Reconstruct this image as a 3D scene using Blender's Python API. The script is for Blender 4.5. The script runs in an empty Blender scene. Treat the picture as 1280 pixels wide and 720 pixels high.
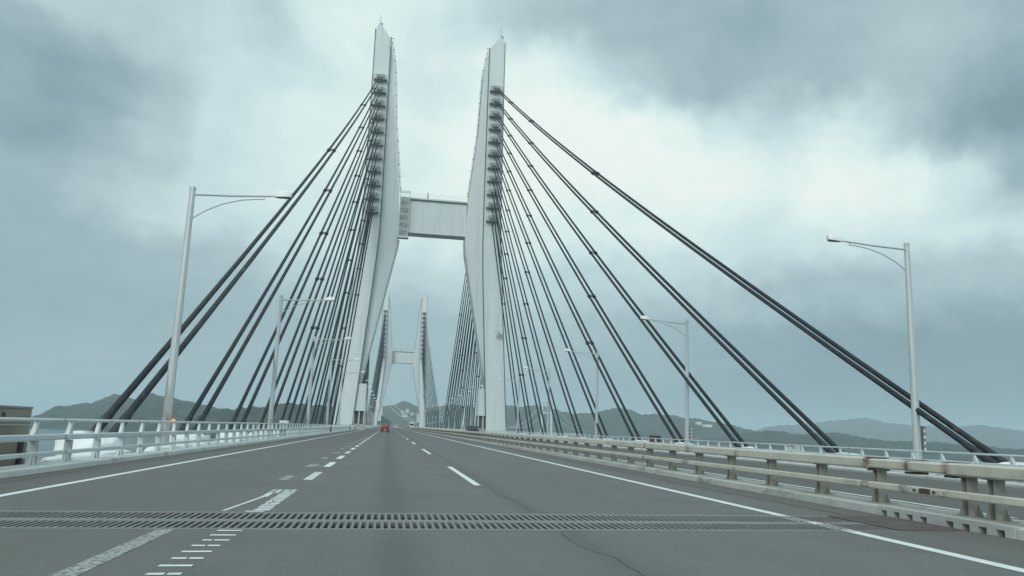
import bpy, math, random
import numpy as np
from mathutils import Vector, noise as mnoise
random.seed(7)
S = bpy.context.scene
COL = S.collection

# ------------------------------------------------------------------ camera
FPX, HCAM, ROLL, VX, VY = 985.0, 1.25, 0.038, 484.0, 532.0
def camera_basis():
    c, s = math.cos(ROLL), math.sin(ROLL)
    u, v = VX - 640, VY - 360
    uu, vv = c*u + s*v, -s*u + c*v
    pitch = math.atan2(vv, FPX)
    yaw = math.atan2(-uu, FPX*math.cos(pitch) + vv*math.sin(pitch))
    F = Vector((math.sin(yaw)*math.cos(pitch), math.cos(yaw)*math.cos(pitch), math.sin(pitch)))
    R0 = Vector((math.cos(yaw), -math.sin(yaw), 0)); U0 = R0.cross(F)
    return c*R0 + s*U0, -s*R0 + c*U0, F
CR, CU, CF = camera_basis()
CC = Vector((0, 0, HCAM))
cam_d = bpy.data.cameras.new('camera'); cam = bpy.data.objects.new('camera', cam_d); COL.objects.link(cam)
cam_d.sensor_width = 36; cam_d.lens = FPX/1280*36; cam_d.clip_start = .1; cam_d.clip_end = 60000
from mathutils import Matrix
cam.matrix_world = Matrix(((CR.x, CU.x, -CF.x, 0), (CR.y, CU.y, -CF.y, 0), (CR.z, CU.z, -CF.z, HCAM), (0, 0, 0, 1)))
S.camera = cam
def ray(x, y):
    x, y = float(x), float(y)
    return ((x-640)*CR - (y-360)*CU + FPX*CF).normalized()
def at_dist(x, y, d):                      # point at horizontal distance d in the direction the photo shows it
    r = ray(x, y); return CC + r*(d/math.hypot(r.x, r.y))

# ------------------------------------------------------------------ sky, sun, exposure
SUN_EL, SUN_AZ = math.radians(30), math.radians(-158)     # azimuth clockwise from +Y: behind the viewer, to one side
W = bpy.data.worlds.new('World'); S.world = W; W.use_nodes = True
nt = W.node_tree; N = nt.nodes; L = nt.links; N.clear()
def nd(t, **k):
    n = N.new(t)
    for a, b in k.items(): setattr(n, a, b)
    return n
def M(op, a, b=None, c=None, clamp=False):
    n = N.new('ShaderNodeMath'); n.operation = op; n.use_clamp = clamp
    for i, v in enumerate((a, b, c)):
        if v is None: continue
        if isinstance(v, (int, float)): n.inputs[i].default_value = v
        else: L.new(v, n.inputs[i])
    return n.outputs[0]
def VM(op, a, b=None, scale=None):
    n = N.new('ShaderNodeVectorMath'); n.operation = op
    for i, v in enumerate((a, b)):
        if v is None: continue
        if isinstance(v, (tuple, Vector)): n.inputs[i].default_value = v
        else: L.new(v, n.inputs[i])
    if scale is not None: n.inputs['Scale'].default_value = scale
    return n
tc = nd('ShaderNodeTexCoord')
dirn = VM('NORMALIZE', tc.outputs['Generated']).outputs[0]
def noise_node(scale, detail, rough, vec, dist=0.0):
    q = nd('ShaderNodeTexNoise'); q.inputs['Scale'].default_value = scale; q.inputs['Detail'].default_value = detail
    q.inputs['Roughness'].default_value = rough; q.inputs['Distortion'].default_value = dist; L.new(vec, q.inputs['Vector']); return q
# cloud edges are broken up by pushing the direction about with turbulence
warp = VM('SCALE', VM('SUBTRACT', noise_node(5.0, 6, .58, dirn).outputs['Color'], (.5, .5, .5)).outputs[0], scale=.11).outputs[0]
warp2 = VM('SCALE', VM('SUBTRACT', noise_node(17.0, 7, .62, dirn).outputs['Color'], (.5, .5, .5)).outputs[0], scale=.060).outputs[0]
dw = VM('NORMALIZE', VM('ADD', VM('ADD', dirn, warp).outputs[0], warp2).outputs[0]).outputs[0]
sep = nd('ShaderNodeSeparateXYZ'); L.new(dw, sep.inputs[0])
sep0 = nd('ShaderNodeSeparateXYZ'); L.new(dirn, sep0.inputs[0])
# how bright the overcast is (0..1), band by band: nine elevations, each with its own run of cloud brightness by azimuth
CLOUD_X = list(range(0, 1281, 80)); CLOUD_Y = [-60, 20, 80, 140, 200, 260, 330, 400, 470, 530]
CLOUD = np.array([
    [178, 180, 184, 188, 185, 200, 200, 190, 178, 172, 172, 168, 162, 168, 172, 170, 165],
    [166, 190, 194, 202, 174, 214, 211, 198, 180, 167, 174, 165, 154, 164, 178, 172, 158],
    [155, 148, 158, 191, 202, 212, 216, 205, 217, 206, 163, 160, 164, 167, 169, 166, 155],
    [154, 143, 150, 192, 209, 216, 221, 213, 234, 241, 229, 190, 180, 212, 178, 152, 139],
    [172, 165, 170, 199, 211, 215, 219, 226, 236, 239, 238, 241, 216, 249, 240, 202, 158],
    [167, 179, 195, 203, 204, 208, 213, 226, 233, 234, 232, 232, 227, 232, 217, 219, 207],
    [154, 150, 154, 165, 179, 191, 196, 201, 206, 206, 206, 198, 190, 190, 185, 190, 185],
    [157, 157, 157, 160, 163, 167, 170, 172, 174, 174, 170, 160, 148, 141, 132, 135, 137],
    [167, 167, 167, 166, 165, 165, 165, 165, 164, 160, 152, 144, 138, 137, 135, 133, 131],
    [161, 161, 161, 161, 161, 161, 161, 160, 157, 154, 148, 145, 143, 142, 140, 140, 140]], float)
def cloud_at(az, elv):
    d = Vector((math.sin(az)*math.cos(elv), math.cos(az)*math.cos(elv), math.sin(elv)))
    zc = max(d.dot(CF), .05); x = 640 + FPX*d.dot(CR)/zc; y = 360 - FPX*d.dot(CU)/zc
    col = [np.interp(x, CLOUD_X, row) for row in CLOUD]
    return (float(np.interp(y, CLOUD_Y, col)) - 135)/105*1.10 - .04
AZ0, AZ1 = math.radians(-30), math.radians(46)
azn = M('ARCTAN2', sep.outputs['X'], sep.outputs['Y'])
azt = M('DIVIDE', M('SUBTRACT', azn, AZ0), AZ1-AZ0, clamp=True)
eln = M('ARCSINE', sep.outputs['Z'])
ELS = [math.radians(v) for v in (0, 3.5, 7, 10.5, 14, 17.5, 21, 25, 29, 33)]
val = None
for i, e_ in enumerate(ELS):
    rp = nd('ShaderNodeValToRGB'); rp.color_ramp.interpolation = 'EASE'; E_ = rp.color_ramp.elements
    for k in range(25):
        p = k/24; v = cloud_at(AZ0+(AZ1-AZ0)*p, e_)
        q = E_[0] if k == 0 else E_[-1] if k == 24 else E_.new(p)
        q.position = p; q.color = (v, v, v, 1)
    L.new(azt, rp.inputs[0])
    if val is None: val = rp.outputs[0]
    else:
        t = N.new('ShaderNodeMapRange'); t.interpolation_type = 'SMOOTHSTEP'; L.new(eln, t.inputs[0])
        t.inputs[1].default_value = ELS[i-1]; t.inputs[2].default_value = e_
        mx = N.new('ShaderNodeMix'); mx.data_type = 'FLOAT'; L.new(t.outputs[0], mx.inputs[0]); L.new(val, mx.inputs[2]); L.new(rp.outputs[0], mx.inputs[3]); val = mx.outputs[0]
# behind the viewer and overhead the cover evens out
away = N.new('ShaderNodeMapRange'); away.interpolation_type = 'SMOOTHSTEP'
L.new(M('ABSOLUTE', M('SUBTRACT', M('ARCTAN2', sep0.outputs['X'], sep0.outputs['Y']), math.radians(8))), away.inputs[0]); away.inputs[1].default_value = math.radians(40); away.inputs[2].default_value = math.radians(75)
mx = N.new('ShaderNodeMix'); mx.data_type = 'FLOAT'; L.new(away.outputs[0], mx.inputs[0]); L.new(val, mx.inputs[2]); mx.inputs[3].default_value = .58; val = mx.outputs[0]
# finer cloud structure: billows, and some streaks laid out on a flat cloud deck overhead
pl = nd('ShaderNodeCombineXYZ')
den = M('ADD', M('MAXIMUM', sep0.outputs['Z'], 0.0), .14)
L.new(M('DIVIDE', sep0.outputs['X'], den), pl.inputs[0]); L.new(M('DIVIDE', sep0.outputs['Y'], den), pl.inputs[1])
fade = N.new('ShaderNodeMapRange'); L.new(sep0.outputs['Z'], fade.inputs[0]); fade.inputs[1].default_value = .04; fade.inputs[2].default_value = .26; fade.inputs[3].default_value = .25; fade.inputs[4].default_value = 1
flat = VM('MULTIPLY', dirn, (1, 1, 1.7)).outputs[0]
fine = M('ADD', M('MULTIPLY', M('SUBTRACT', noise_node(5.5, 9, .54, flat, .35).outputs['Fac'], .5), .52), M('MULTIPLY', M('SUBTRACT', noise_node(3.4, 9, .58, pl.outputs[0], .4).outputs['Fac'], .5), .24))
val = M('MULTIPLY_ADD', fine, fade.outputs[0], val)
def lin(r, g, b): return tuple(((c/255+.055)/1.055)**2.4 for c in (r, g, b)) + (1,)
cr = nd('ShaderNodeValToRGB'); e = cr.color_ramp.elements
e[0].position, e[0].color = 0.0, lin(127, 154, 162)
e[1].position, e[1].color = 1.0, lin(242, 251, 246)
for p, c in [(.143, (146, 171, 178)), (.286, (162, 186, 192)), (.476, (184, 208, 212)), (.667, (206, 229, 231)), (.857, (228, 246, 241))]:
    q = e.new(p); q.color = lin(*c)
L.new(val, cr.inputs[0])
zen = M('MULTIPLY_ADD', M('SMOOTH_MIN', M('MAXIMUM', M('SUBTRACT', sep0.outputs['Z'], .50), 0.0), .5, .05), 1.2, 1.0)
bg2 = nd('ShaderNodeBackground'); L.new(cr.outputs[0], bg2.inputs['Color']); L.new(zen, bg2.inputs['Strength'])
sky = nd('ShaderNodeTexSky'); sky.sky_type = 'NISHITA'; sky.sun_disc = False
sky.sun_elevation = SUN_EL; sky.sun_rotation = SUN_AZ; sky.dust_density = 3
bg1 = nd('ShaderNodeBackground'); bg1.inputs['Strength'].default_value = .06; L.new(sky.outputs[0], bg1.inputs['Color'])
mixw = nd('ShaderNodeMixShader'); mixw.inputs[0].default_value = .93
L.new(bg1.outputs[0], mixw.inputs[1]); L.new(bg2.outputs[0], mixw.inputs[2])
wo = nd('ShaderNodeOutputWorld'); L.new(mixw.outputs[0], wo.inputs['Surface'])

sun_d = bpy.data.lights.new('sun', 'SUN'); sun_d.energy = 1.2; sun_d.angle = math.radians(40); sun_d.color = (1, .97, .92)
sun = bpy.data.objects.new('sun', sun_d); COL.objects.link(sun)
sdir = Vector((math.sin(SUN_AZ)*math.cos(SUN_EL), math.cos(SUN_AZ)*math.cos(SUN_EL), math.sin(SUN_EL)))
sun.rotation_euler = (-sdir).to_track_quat('-Z', 'Y').to_euler()
S.view_settings.view_transform = 'Standard'; S.view_settings.look = 'None'
S.view_settings.exposure = 0.08; S.view_settings.gamma = 1; S.view_settings.use_curve_mapping = False
S.render.engine = 'CYCLES'; cy = S.cycles
cy.use_denoising = True; cy.max_bounces = 6; cy.diffuse_bounces = 3; cy.glossy_bounces = 3; cy.volume_bounces = 2; cy.transparent_max_bounces = 8
cy.use_adaptive_sampling = True

# ------------------------------------------------------------------ materials
def mat(name, col, rough=.6, metal=0.0, var=.12, scale=1.0, bump=0.0, bscale=60., stains=(), spec=.5, emit=None, extra=None, stretch=(1, 1, 1)):
    """Painted or raw surface with its own mottling; stains = [(colour, noise scale, threshold, softness)]"""
    m = bpy.data.materials.new(name); m.use_nodes = True
    t = m.node_tree; n = t.nodes; l = t.links
    b = n['Principled BSDF']; b.inputs['Roughness'].default_value = rough; b.inputs['Metallic'].default_value = metal
    b.inputs['Specular IOR Level'].default_value = spec
    tc = n.new('ShaderNodeTexCoord'); mp = n.new('ShaderNodeMapping'); mp.inputs['Scale'].default_value = stretch
    l.new(tc.outputs['Object'], mp.inputs[0])
    def nse(sc, det=5, rg=.6, dist=0):
        q = n.new('ShaderNodeTexNoise'); q.inputs['Scale'].default_value = sc; q.inputs['Detail'].default_value = det
        q.inputs['Roughness'].default_value = rg; q.inputs['Distortion'].default_value = dist
        l.new(mp.outputs[0], q.inputs['Vector']); return q.outputs['Fac']
    def mixc(fac, a, bb, mode='MIX'):
        q = n.new('ShaderNodeMix'); q.data_type = 'RGBA'; q.blend_type = mode
        for s, v in ((q.inputs[0], fac), (q.inputs[6], a), (q.inputs[7], bb)):
            if isinstance(v, (int, float)): s.default_value = v
            elif isinstance(v, tuple): s.default_value = v + (1,) if len(v) == 3 else v
            else: l.new(v, s)
        return q.outputs[2]
    def rng(v, a, bb, c, d):
        q = n.new('ShaderNodeMapRange'); q.interpolation_type = 'SMOOTHSTEP'
        l.new(v, q.inputs[0])
        for i, x in enumerate((a, bb, c, d)): q.inputs[i+1].default_value = x
        return q.outputs[0]
    def mth(op, a, bb=None):
        q = n.new('ShaderNodeMath'); q.operation = op
        for i, v in enumerate((a, bb)):
            if v is None: continue
            if isinstance(v, (int, float)): q.inputs[i].default_value = v
            else: l.new(v, q.inputs[i])
        return q.outputs[0]
    lo = tuple(c*(1-var) for c in col); hi = tuple(min(1, c*(1+var)) for c in col)
    c = mixc(rng(nse(scale), .3, .7, 0, 1), lo, hi)
    c = mixc(rng(nse(scale*13, 3), .3, .7, 0, .5), c, lo)
    for (sc, nsc, th, soft) in stains:
        c = mixc(rng(nse(nsc, 6, .65, .4), th, th+soft, 0, 1), c, sc)
    h = dict(n=n, l=l, t=t, tc=tc, mp=mp, nse=nse, mixc=mixc, rng=rng, mth=mth, b=b)
    if extra: c = extra(c, h) or c
    l.new(c, b.inputs['Base Color'])
    if bump:
        bp = n.new('ShaderNodeBump'); bp.inputs['Strength'].default_value = bump; bp.inputs['Distance'].default_value = .02
        l.new(nse(bscale, 4), bp.inputs['Height']); l.new(bp.outputs[0], b.inputs['Normal'])
    if emit:
        b.inputs['Emission Color'].default_value = emit[0] + (1,); b.inputs['Emission Strength'].default_value = emit[1]
    return m

def x_of(h):
    s = h['n'].new('ShaderNodeSeparateXYZ'); h['l'].new(h['tc'].outputs['Object'], s.inputs[0]); return s.outputs
def asphalt_extra(c, h):
    """wheel tracks, lane wear and grit, in road coordinates"""
    n, l, mth, rng, mixc = h['n'], h['l'], h['mth'], h['rng'], h['mixc']
    o = x_of(h); X = o['X']
    mp = n.new('ShaderNodeMapping'); mp.inputs['Scale'].default_value = (1.0, .035, 1); l.new(h['tc'].outputs['Object'], mp.inputs[0])
    q = n.new('ShaderNodeTexNoise'); q.inputs['Scale'].default_value = 1.3; q.inputs['Detail'].default_value = 6; l.new(mp.outputs[0], q.inputs['Vector'])
    wob = mth('MULTIPLY', mth('SUBTRACT', q.outputs['Fac'], .5), .5)
    Xw = mth('ADD', X, wob)
    def band(x0, w):
        return mth('EXPONENT', mth('MULTIPLY', mth('POWER', mth('ABSOLUTE', mth('DIVIDE', mth('SUBTRACT', Xw, x0), w)), 2.0), -1.0))
    tracks = None
    for x0 in (-.62, .98, 3.2, 4.9, 12.0, 13.6, 16, 17.6):
        b_ = band(x0, .33); tracks = b_ if tracks is None else mth('ADD', tracks, b_)
    c = mixc(mth('MULTIPLY', tracks, .42), c, (.158, .166, .163))
    oil = mth('ADD', band(.15, .28), mth('MULTIPLY', band(2.30, .22), .8))
    c = mixc(mth('MULTIPLY', oil, .55), c, (.072, .077, .076))
    c = mixc(mth('MULTIPLY', rng(q.outputs['Fac'], .42, .75, 0, 1), .45), c, (.118, .116, .108))
    big = n.new('ShaderNodeTexNoise'); big.inputs['Scale'].default_value = .55; big.inputs['Detail'].default_value = 5; big.inputs['Distortion'].default_value = .8; l.new(h['tc'].outputs['Object'], big.inputs['Vector'])
    c = mixc(rng(big.outputs['Fac'], .54, .68, 0, .35), c, (.098, .101, .098))
    c = mixc(rng(big.outputs['Fac'], .44, .32, 0, .30), c, (.160, .165, .161))
    # browner, dustier shoulders
    sh = mth('ADD', rng(X, 6.4, 7.6, 0, 1), rng(X, -5.9, -7.2, 0, 1))
    sh = mth('MULTIPLY', sh, .62)
    c = mixc(sh, c, (.130, .117, .105))
    c = mixc(mth('MULTIPLY', rng(X, -1.2, -3.4, 0, 1), .35), c, (.112, .111, .103))
    g = n.new('ShaderNodeTexNoise'); g.inputs['Scale'].default_value = 55; g.inputs['Detail'].default_value = 3; l.new(h['tc'].outputs['Object'], g.inputs['Vector'])
    c = mixc(rng(g.outputs['Fac'], .35, .7, 0, .45), c, (.215, .220, .214))
    c = mixc(rng(g.outputs['Fac'], .48, .30, 0, .35), c, (.05, .052, .052))
    return c
def tower_extra(c, h):
    n, l, mth, rng, mixc = h['n'], h['l'], h['mth'], h['rng'], h['mixc']
    o = x_of(h); Z = o['Z']
    fr = mth('FRACT', mth('DIVIDE', Z, 9.3))
    c = mixc(mth('MULTIPLY', mth('LESS_THAN', fr, .014), .22), c, (.38, .41, .41))
    mp = n.new('ShaderNodeMapping'); mp.inputs['Scale'].default_value = (1.6, 1.6, .05); l.new(h['tc'].outputs['Object'], mp.inputs[0])
    q = n.new('ShaderNodeTexNoise'); q.inputs['Scale'].default_value = 1; q.inputs['Detail'].default_value = 5; l.new(mp.outputs[0], q.inputs['Vector'])
    c = mixc(rng(q.outputs['Fac'], .5, .78, 0, .40), c, (.40, .43, .42))
    d2 = mth('ADD', mth('POWER', mth('ABSOLUTE', mth('SUBTRACT', mth('SUBTRACT', o['X'], mth('MULTIPLY', Z, -.35)), 27.6)), 2.0), mth('POWER', mth('ABSOLUTE', mth('SUBTRACT', Z, 25.2)), 2.0))
    smear = mth('MULTIPLY', rng(d2, 2.6, .1, 0, 1), rng(h['nse'](1.1, 6, .7), .46, .56, 0, .8))
    return mixc(smear, c, (.16, .17, .165))
def paint_rust_extra(c, h):
    n, l, mth, rng, mixc = h['n'], h['l'], h['mth'], h['rng'], h['mixc']
    mp = n.new('ShaderNodeMapping'); mp.inputs['Scale'].default_value = (1, .22, 1); l.new(h['tc'].outputs['Object'], mp.inputs[0])
    q = n.new('ShaderNodeTexNoise'); q.inputs['Scale'].default_value = 2.2; q.inputs['Detail'].default_value = 7; q.inputs['Roughness'].default_value = .66; l.new(mp.outputs[0], q.inputs['Vector'])
    c = mixc(rng(q.outputs['Fac'], .60, .72, 0, .8), c, (.25, .165, .105))
    Y = x_of(h)['Y']; nn = h['nse'](7, 6, .7)
    for yj, wd, cc in ((-9.13, .10, (.20, .105, .075)), (-8.21, .12, (.10, .085, .07)), (-7.16, .14, (.14, .095, .07)), (1.2, .2, (.24, .15, .09)), (4.9, .12, (.20, .14, .1)), (-1.9, .07, (.2, .15, .11))):
        k = mth('EXPONENT', mth('MULTIPLY', mth('POWER', mth('ABSOLUTE', mth('DIVIDE', mth('SUBTRACT', Y, yj), wd)), 2.0), -1.0))
        c = mixc(mth('MULTIPLY', k, rng(nn, .38, .58, 0, .9)), c, cc)
    mp2 = n.new('ShaderNodeMapping'); mp2.inputs['Scale'].default_value = (1.2, .8, .6); l.new(h['tc'].outputs['Object'], mp2.inputs[0])
    q2 = n.new('ShaderNodeTexNoise'); q2.inputs['Scale'].default_value = 2.6; q2.inputs['Detail'].default_value = 6; l.new(mp2.outputs[0], q2.inputs['Vector'])
    c = mixc(rng(q2.outputs['Fac'], .52, .76, 0, .5), c, (.20, .185, .16))
    return c
def joint_rust_extra(c, h):
    mth, rng, mixc = h['mth'], h['rng'], h['mixc']
    X = x_of(h)['X']
    a = rng(h['nse'](2.1, 6), .38, .62, 0, 1)
    k = mth('ADD', rng(mth('ABSOLUTE', mth('ADD', X, 2.6)), 1.8, .2, 0, .85), rng(X, 5.4, 7.0, 0, 1.2))
    return mixc(mth('MINIMUM', mth('MULTIPLY', a, k), 1.0), c, (.205, .165, .15))
def rail_joint_extra(c, h):
    """sleeve joints every third bay, with grime round them"""
    mth, rng = h['mth'], h['rng']; Y = x_of(h)['Y']
    d = mth('ABSOLUTE', mth('SUBTRACT', mth('FRACT', mth('DIVIDE', mth('ADD', Y, 100.9), 6.24)), .5))
    c = h['mixc'](mth('MULTIPLY', rng(d, .030, .004, 0, .8), rng(h['nse'](5, 5, .7), .38, .6, .15, 1)), c, (.33, .32, .29))
    return h['mixc'](mth('LESS_THAN', d, .0022), c, (.10, .105, .105))
def lamp_streak_extra(c, h):
    Z = x_of(h)['Z']; mth, rng = h['mth'], h['rng']
    k = mth('MULTIPLY', rng(Z, 3.2, 2.1, 0, 1), rng(Z, .8, 1.3, 0, 1))
    return h['mixc'](mth('MULTIPLY', k, rng(h['nse'](6, 6, .7), .46, .62, 0, .85)), c, (.36, .25, .16))
def worn_extra(c, h):
    """paint worn through to the asphalt in specks and along tyre lines"""
    f = h['rng'](h['nse'](16, 7, .72), .52, .64, 0, .78)
    c = h['mixc'](f, c, (.13, .13, .125))
    return h['mixc'](h['rng'](h['nse'](1.7, 4), .5, .75, 0, .5), c, (.20, .20, .19))
def very_worn_extra(c, h):
    return h['mixc'](h['rng'](h['nse'](22, 7, .72), .44, .58, 0, 1), c, (.13, .13, .125))
def forest_extra(c, h):
    c = h['mixc'](h['rng'](h['nse'](.011, 8, .62), .40, .62, 0, 1), c, (.052, .060, .040))
    c = h['mixc'](h['rng'](h['nse'](.05, 6, .7), .5, .68, 0, .8), c, (.012, .018, .014))
    return h['mixc'](h['rng'](h['nse'](.0034, 5, .6), .63, .68, 0, .55), c, (.17, .165, .14))

MT = {}
MT['asphalt'] = mat('asphalt', (.156, .157, .149), .82, var=.10, scale=.35, bump=.45, bscale=90, extra=asphalt_extra, spec=.32)
MT['asphalt_far'] = mat('asphalt_opposite', (.118, .119, .112), .85, var=.14, scale=.3, bump=.3, bscale=90, spec=.3, stretch=(1, .1, 1))
MT['paint'] = mat('road_paint', (.74, .77, .76), .65, var=.06, scale=3, stains=[((.36, .37, .36), 7, .60, .14)])
MT['paint_worn'] = mat('worn_road_paint', (.66, .68, .67), .7, var=.1, scale=4, extra=worn_extra)
MT['paint_old'] = mat('ghost_road_paint', (.42, .43, .42), .8, var=.12, scale=4, extra=very_worn_extra)
MT['seam'] = mat('tar_seam', (.068, .071, .070), .85, var=.25, scale=4)
MT['patch'] = mat('repair_asphalt', (.118, .115, .108), .88, var=.12, scale=2, bump=.4, bscale=80)
MT['concrete'] = mat('kerb_concrete', (.46, .47, .44), .85, var=.14, scale=1.2, bump=.25, bscale=30, stains=[((.21, .195, .17), 1.4, .52, .22), ((.60, .60, .57), 4, .60, .12)], stretch=(1, .5, 1))
MT['kerb_white'] = mat('pale_kerb', (.60, .62, .61), .8, var=.10, scale=1.5, bump=.2, bscale=30, stains=[((.29, .285, .26), 1.6, .56, .18)], stretch=(1, .4, 1))
MT['rail_white'] = mat('galvanised_white', (.62, .67, .68), .45, metal=.15, var=.09, scale=1.1, extra=rail_joint_extra, stains=[((.42, .43, .41), 2.2, .58, .2)], stretch=(1, .35, 1))
MT['median_paint'] = mat('weathered_cream_paint', (.60, .565, .485), .62, var=.10, scale=1.0, extra=paint_rust_extra)
MT['post_grey'] = mat('grimy_post', (.37, .36, .325), .7, var=.16, scale=2.5, extra=paint_rust_extra)
MT['steel_joint'] = mat('joint_steel', (.205, .215, .212), .5, metal=.3, var=.16, scale=2.5, extra=joint_rust_extra, stains=[((.13, .13, .125), 5, .58, .14)])
MT['dark_void'] = mat('joint_trough_shade', (.006, .007, .007), .9, var=.2, scale=3)  # near-black colour puts the slots' shade into the trough, where light still enters
MT['tower'] = mat('tower_paint', (.69, .765, .775), .5, var=.035, scale=.10, extra=tower_extra)
MT['tower_dark'] = mat('tower_recess_paint', (.50, .54, .535), .55, var=.06, scale=.3)
MT['rail_dark'] = mat('tower_rail_and_shade', (.13, .145, .15), .6, var=.15, scale=1)
MT['platform'] = mat('anchor_platform_steel', (.40, .43, .43), .6, var=.14, scale=.8)
MT['lattice'] = mat('lattice_white', (.62, .67, .66), .5, var=.05, scale=1)
MT['cable'] = mat('cable_sheath', (.026, .034, .041), .6, spec=.3, var=.18, scale=.9, bump=.2, bscale=9, stains=[((.07, .075, .08), 1.1, .58, .15)])
MT['clamp'] = mat('cable_clamp', (.02, .023, .026), .5, var=.2, scale=3)
MT['snow_white'] = mat('white_hood', (.80, .83, .83), .7, var=.03, scale=1.3, bump=.25, bscale=5, stains=[((.55, .57, .57), 1.6, .64, .14)])
MT['lamp'] = mat('lamp_post_paint', (.56, .605, .605), .42, metal=.25, var=.08, scale=.8, stains=[((.30, .31, .30), 3.5, .60, .12)], stretch=(1, 1, .3))
MT['lamp_streaked'] = mat('streaked_lamp_post_paint', (.56, .605, .605), .42, metal=.2, var=.08, scale=.8, extra=lamp_streak_extra, stretch=(1, 1, .3))
MT['lamp_head'] = mat('lamp_head_paint', (.84, .86, .86), .35, var=.03, scale=1)
MT['lens'] = mat('lamp_lens', (.16, .18, .18), .25, var=.1, scale=4)
MT['amber'] = mat('amber_lens', (.85, .38, .03), .3, emit=((1., .38, .02), .35))
MT['amber_dull'] = mat('amber_reflector', (.75, .33, .06), .3)
MT['steel_dark'] = mat('deck_steel', (.14, .155, .16), .7, var=.15, scale=.4, stains=[((.22, .22, .21), 1.1, .58, .2)])
MT['board'] = mat('weathered_boards', (.27, .24, .205), .85, var=.20, scale=1.5, bump=.4, bscale=20, stains=[((.095, .085, .07), 2.1, .55, .2), ((.30, .275, .235), 3, .62, .15)], stretch=(1, .3, 1.6))
MT['board_dark'] = mat('board_gap', (.07, .06, .05), .9)
MT['cabinet'] = mat('cabinet_grey', (.26, .27, .265), .55, var=.08, scale=2)
MT['cabinet_dark'] = mat('cabinet_dark', (.065, .058, .055), .6, var=.15, scale=3)
MT['red'] = mat('red_car_paint', (.25, .036, .042), .28, var=.02, scale=1)
MT['silver'] = mat('pale_car_paint', (.62, .65, .66), .3, var=.02)
MT['charcoal'] = mat('dark_car_paint', (.05, .055, .06), .3, var=.05)
MT['truck_box'] = mat('truck_box_cream', (.62, .56, .36), .5, var=.04)
MT['glass'] = mat('car_glass', (.022, .028, .032), .08, var=.0)
MT['rubber'] = mat('tyre_rubber', (.02, .02, .02), .85)
MT['rim'] = mat('wheel_rim', (.45, .46, .47), .35, metal=.7)
MT['tail'] = mat('tail_light', (.42, .01, .01), .25, emit=((1, .03, .02), .35))
MT['plate'] = mat('number_plate', (.75, .73, .45), .5)
MT['forest'] = mat('hill_forest', (.022, .034, .028), .95, var=.25, scale=.02, extra=forest_extra, spec=.1)
MT['shed'] = mat('pale_sheeting', (.74, .78, .78), .5, var=.04, scale=.2)
MT['rock'] = mat('pale_plaster', (.52, .53, .51), .9, var=.15, scale=.05)
MT['sus'] = mat('suspension_paint', (.66, .70, .70), .5, var=.03, scale=.1)
MT['boat'] = mat('boat_white', (.78, .80, .80), .4, var=.03)
def water_mat():
    m = bpy.data.materials.new('sea_water'); m.use_nodes = True
    n, l = m.node_tree.nodes, m.node_tree.links; b = n['Principled BSDF']
    b.inputs['Base Color'].default_value = (.045, .075, .085, 1); b.inputs['Roughness'].default_value = .22; b.inputs['IOR'].default_value = 1.33
    tc = n.new('ShaderNodeTexCoord'); q = n.new('ShaderNodeTexNoise'); q.inputs['Scale'].default_value = .09; q.inputs['Detail'].default_value = 7; q.inputs['Roughness'].default_value = .65
    l.new(tc.outputs['Object'], q.inputs['Vector'])
    bp = n.new('ShaderNodeBump'); bp.inputs['Strength'].default_value = .6; bp.inputs['Distance'].default_value = 1.5
    l.new(q.outputs['Fac'], bp.inputs['Height']); l.new(bp.outputs[0], b.inputs['Normal'])
    return m
MT['water'] = water_mat()

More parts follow.
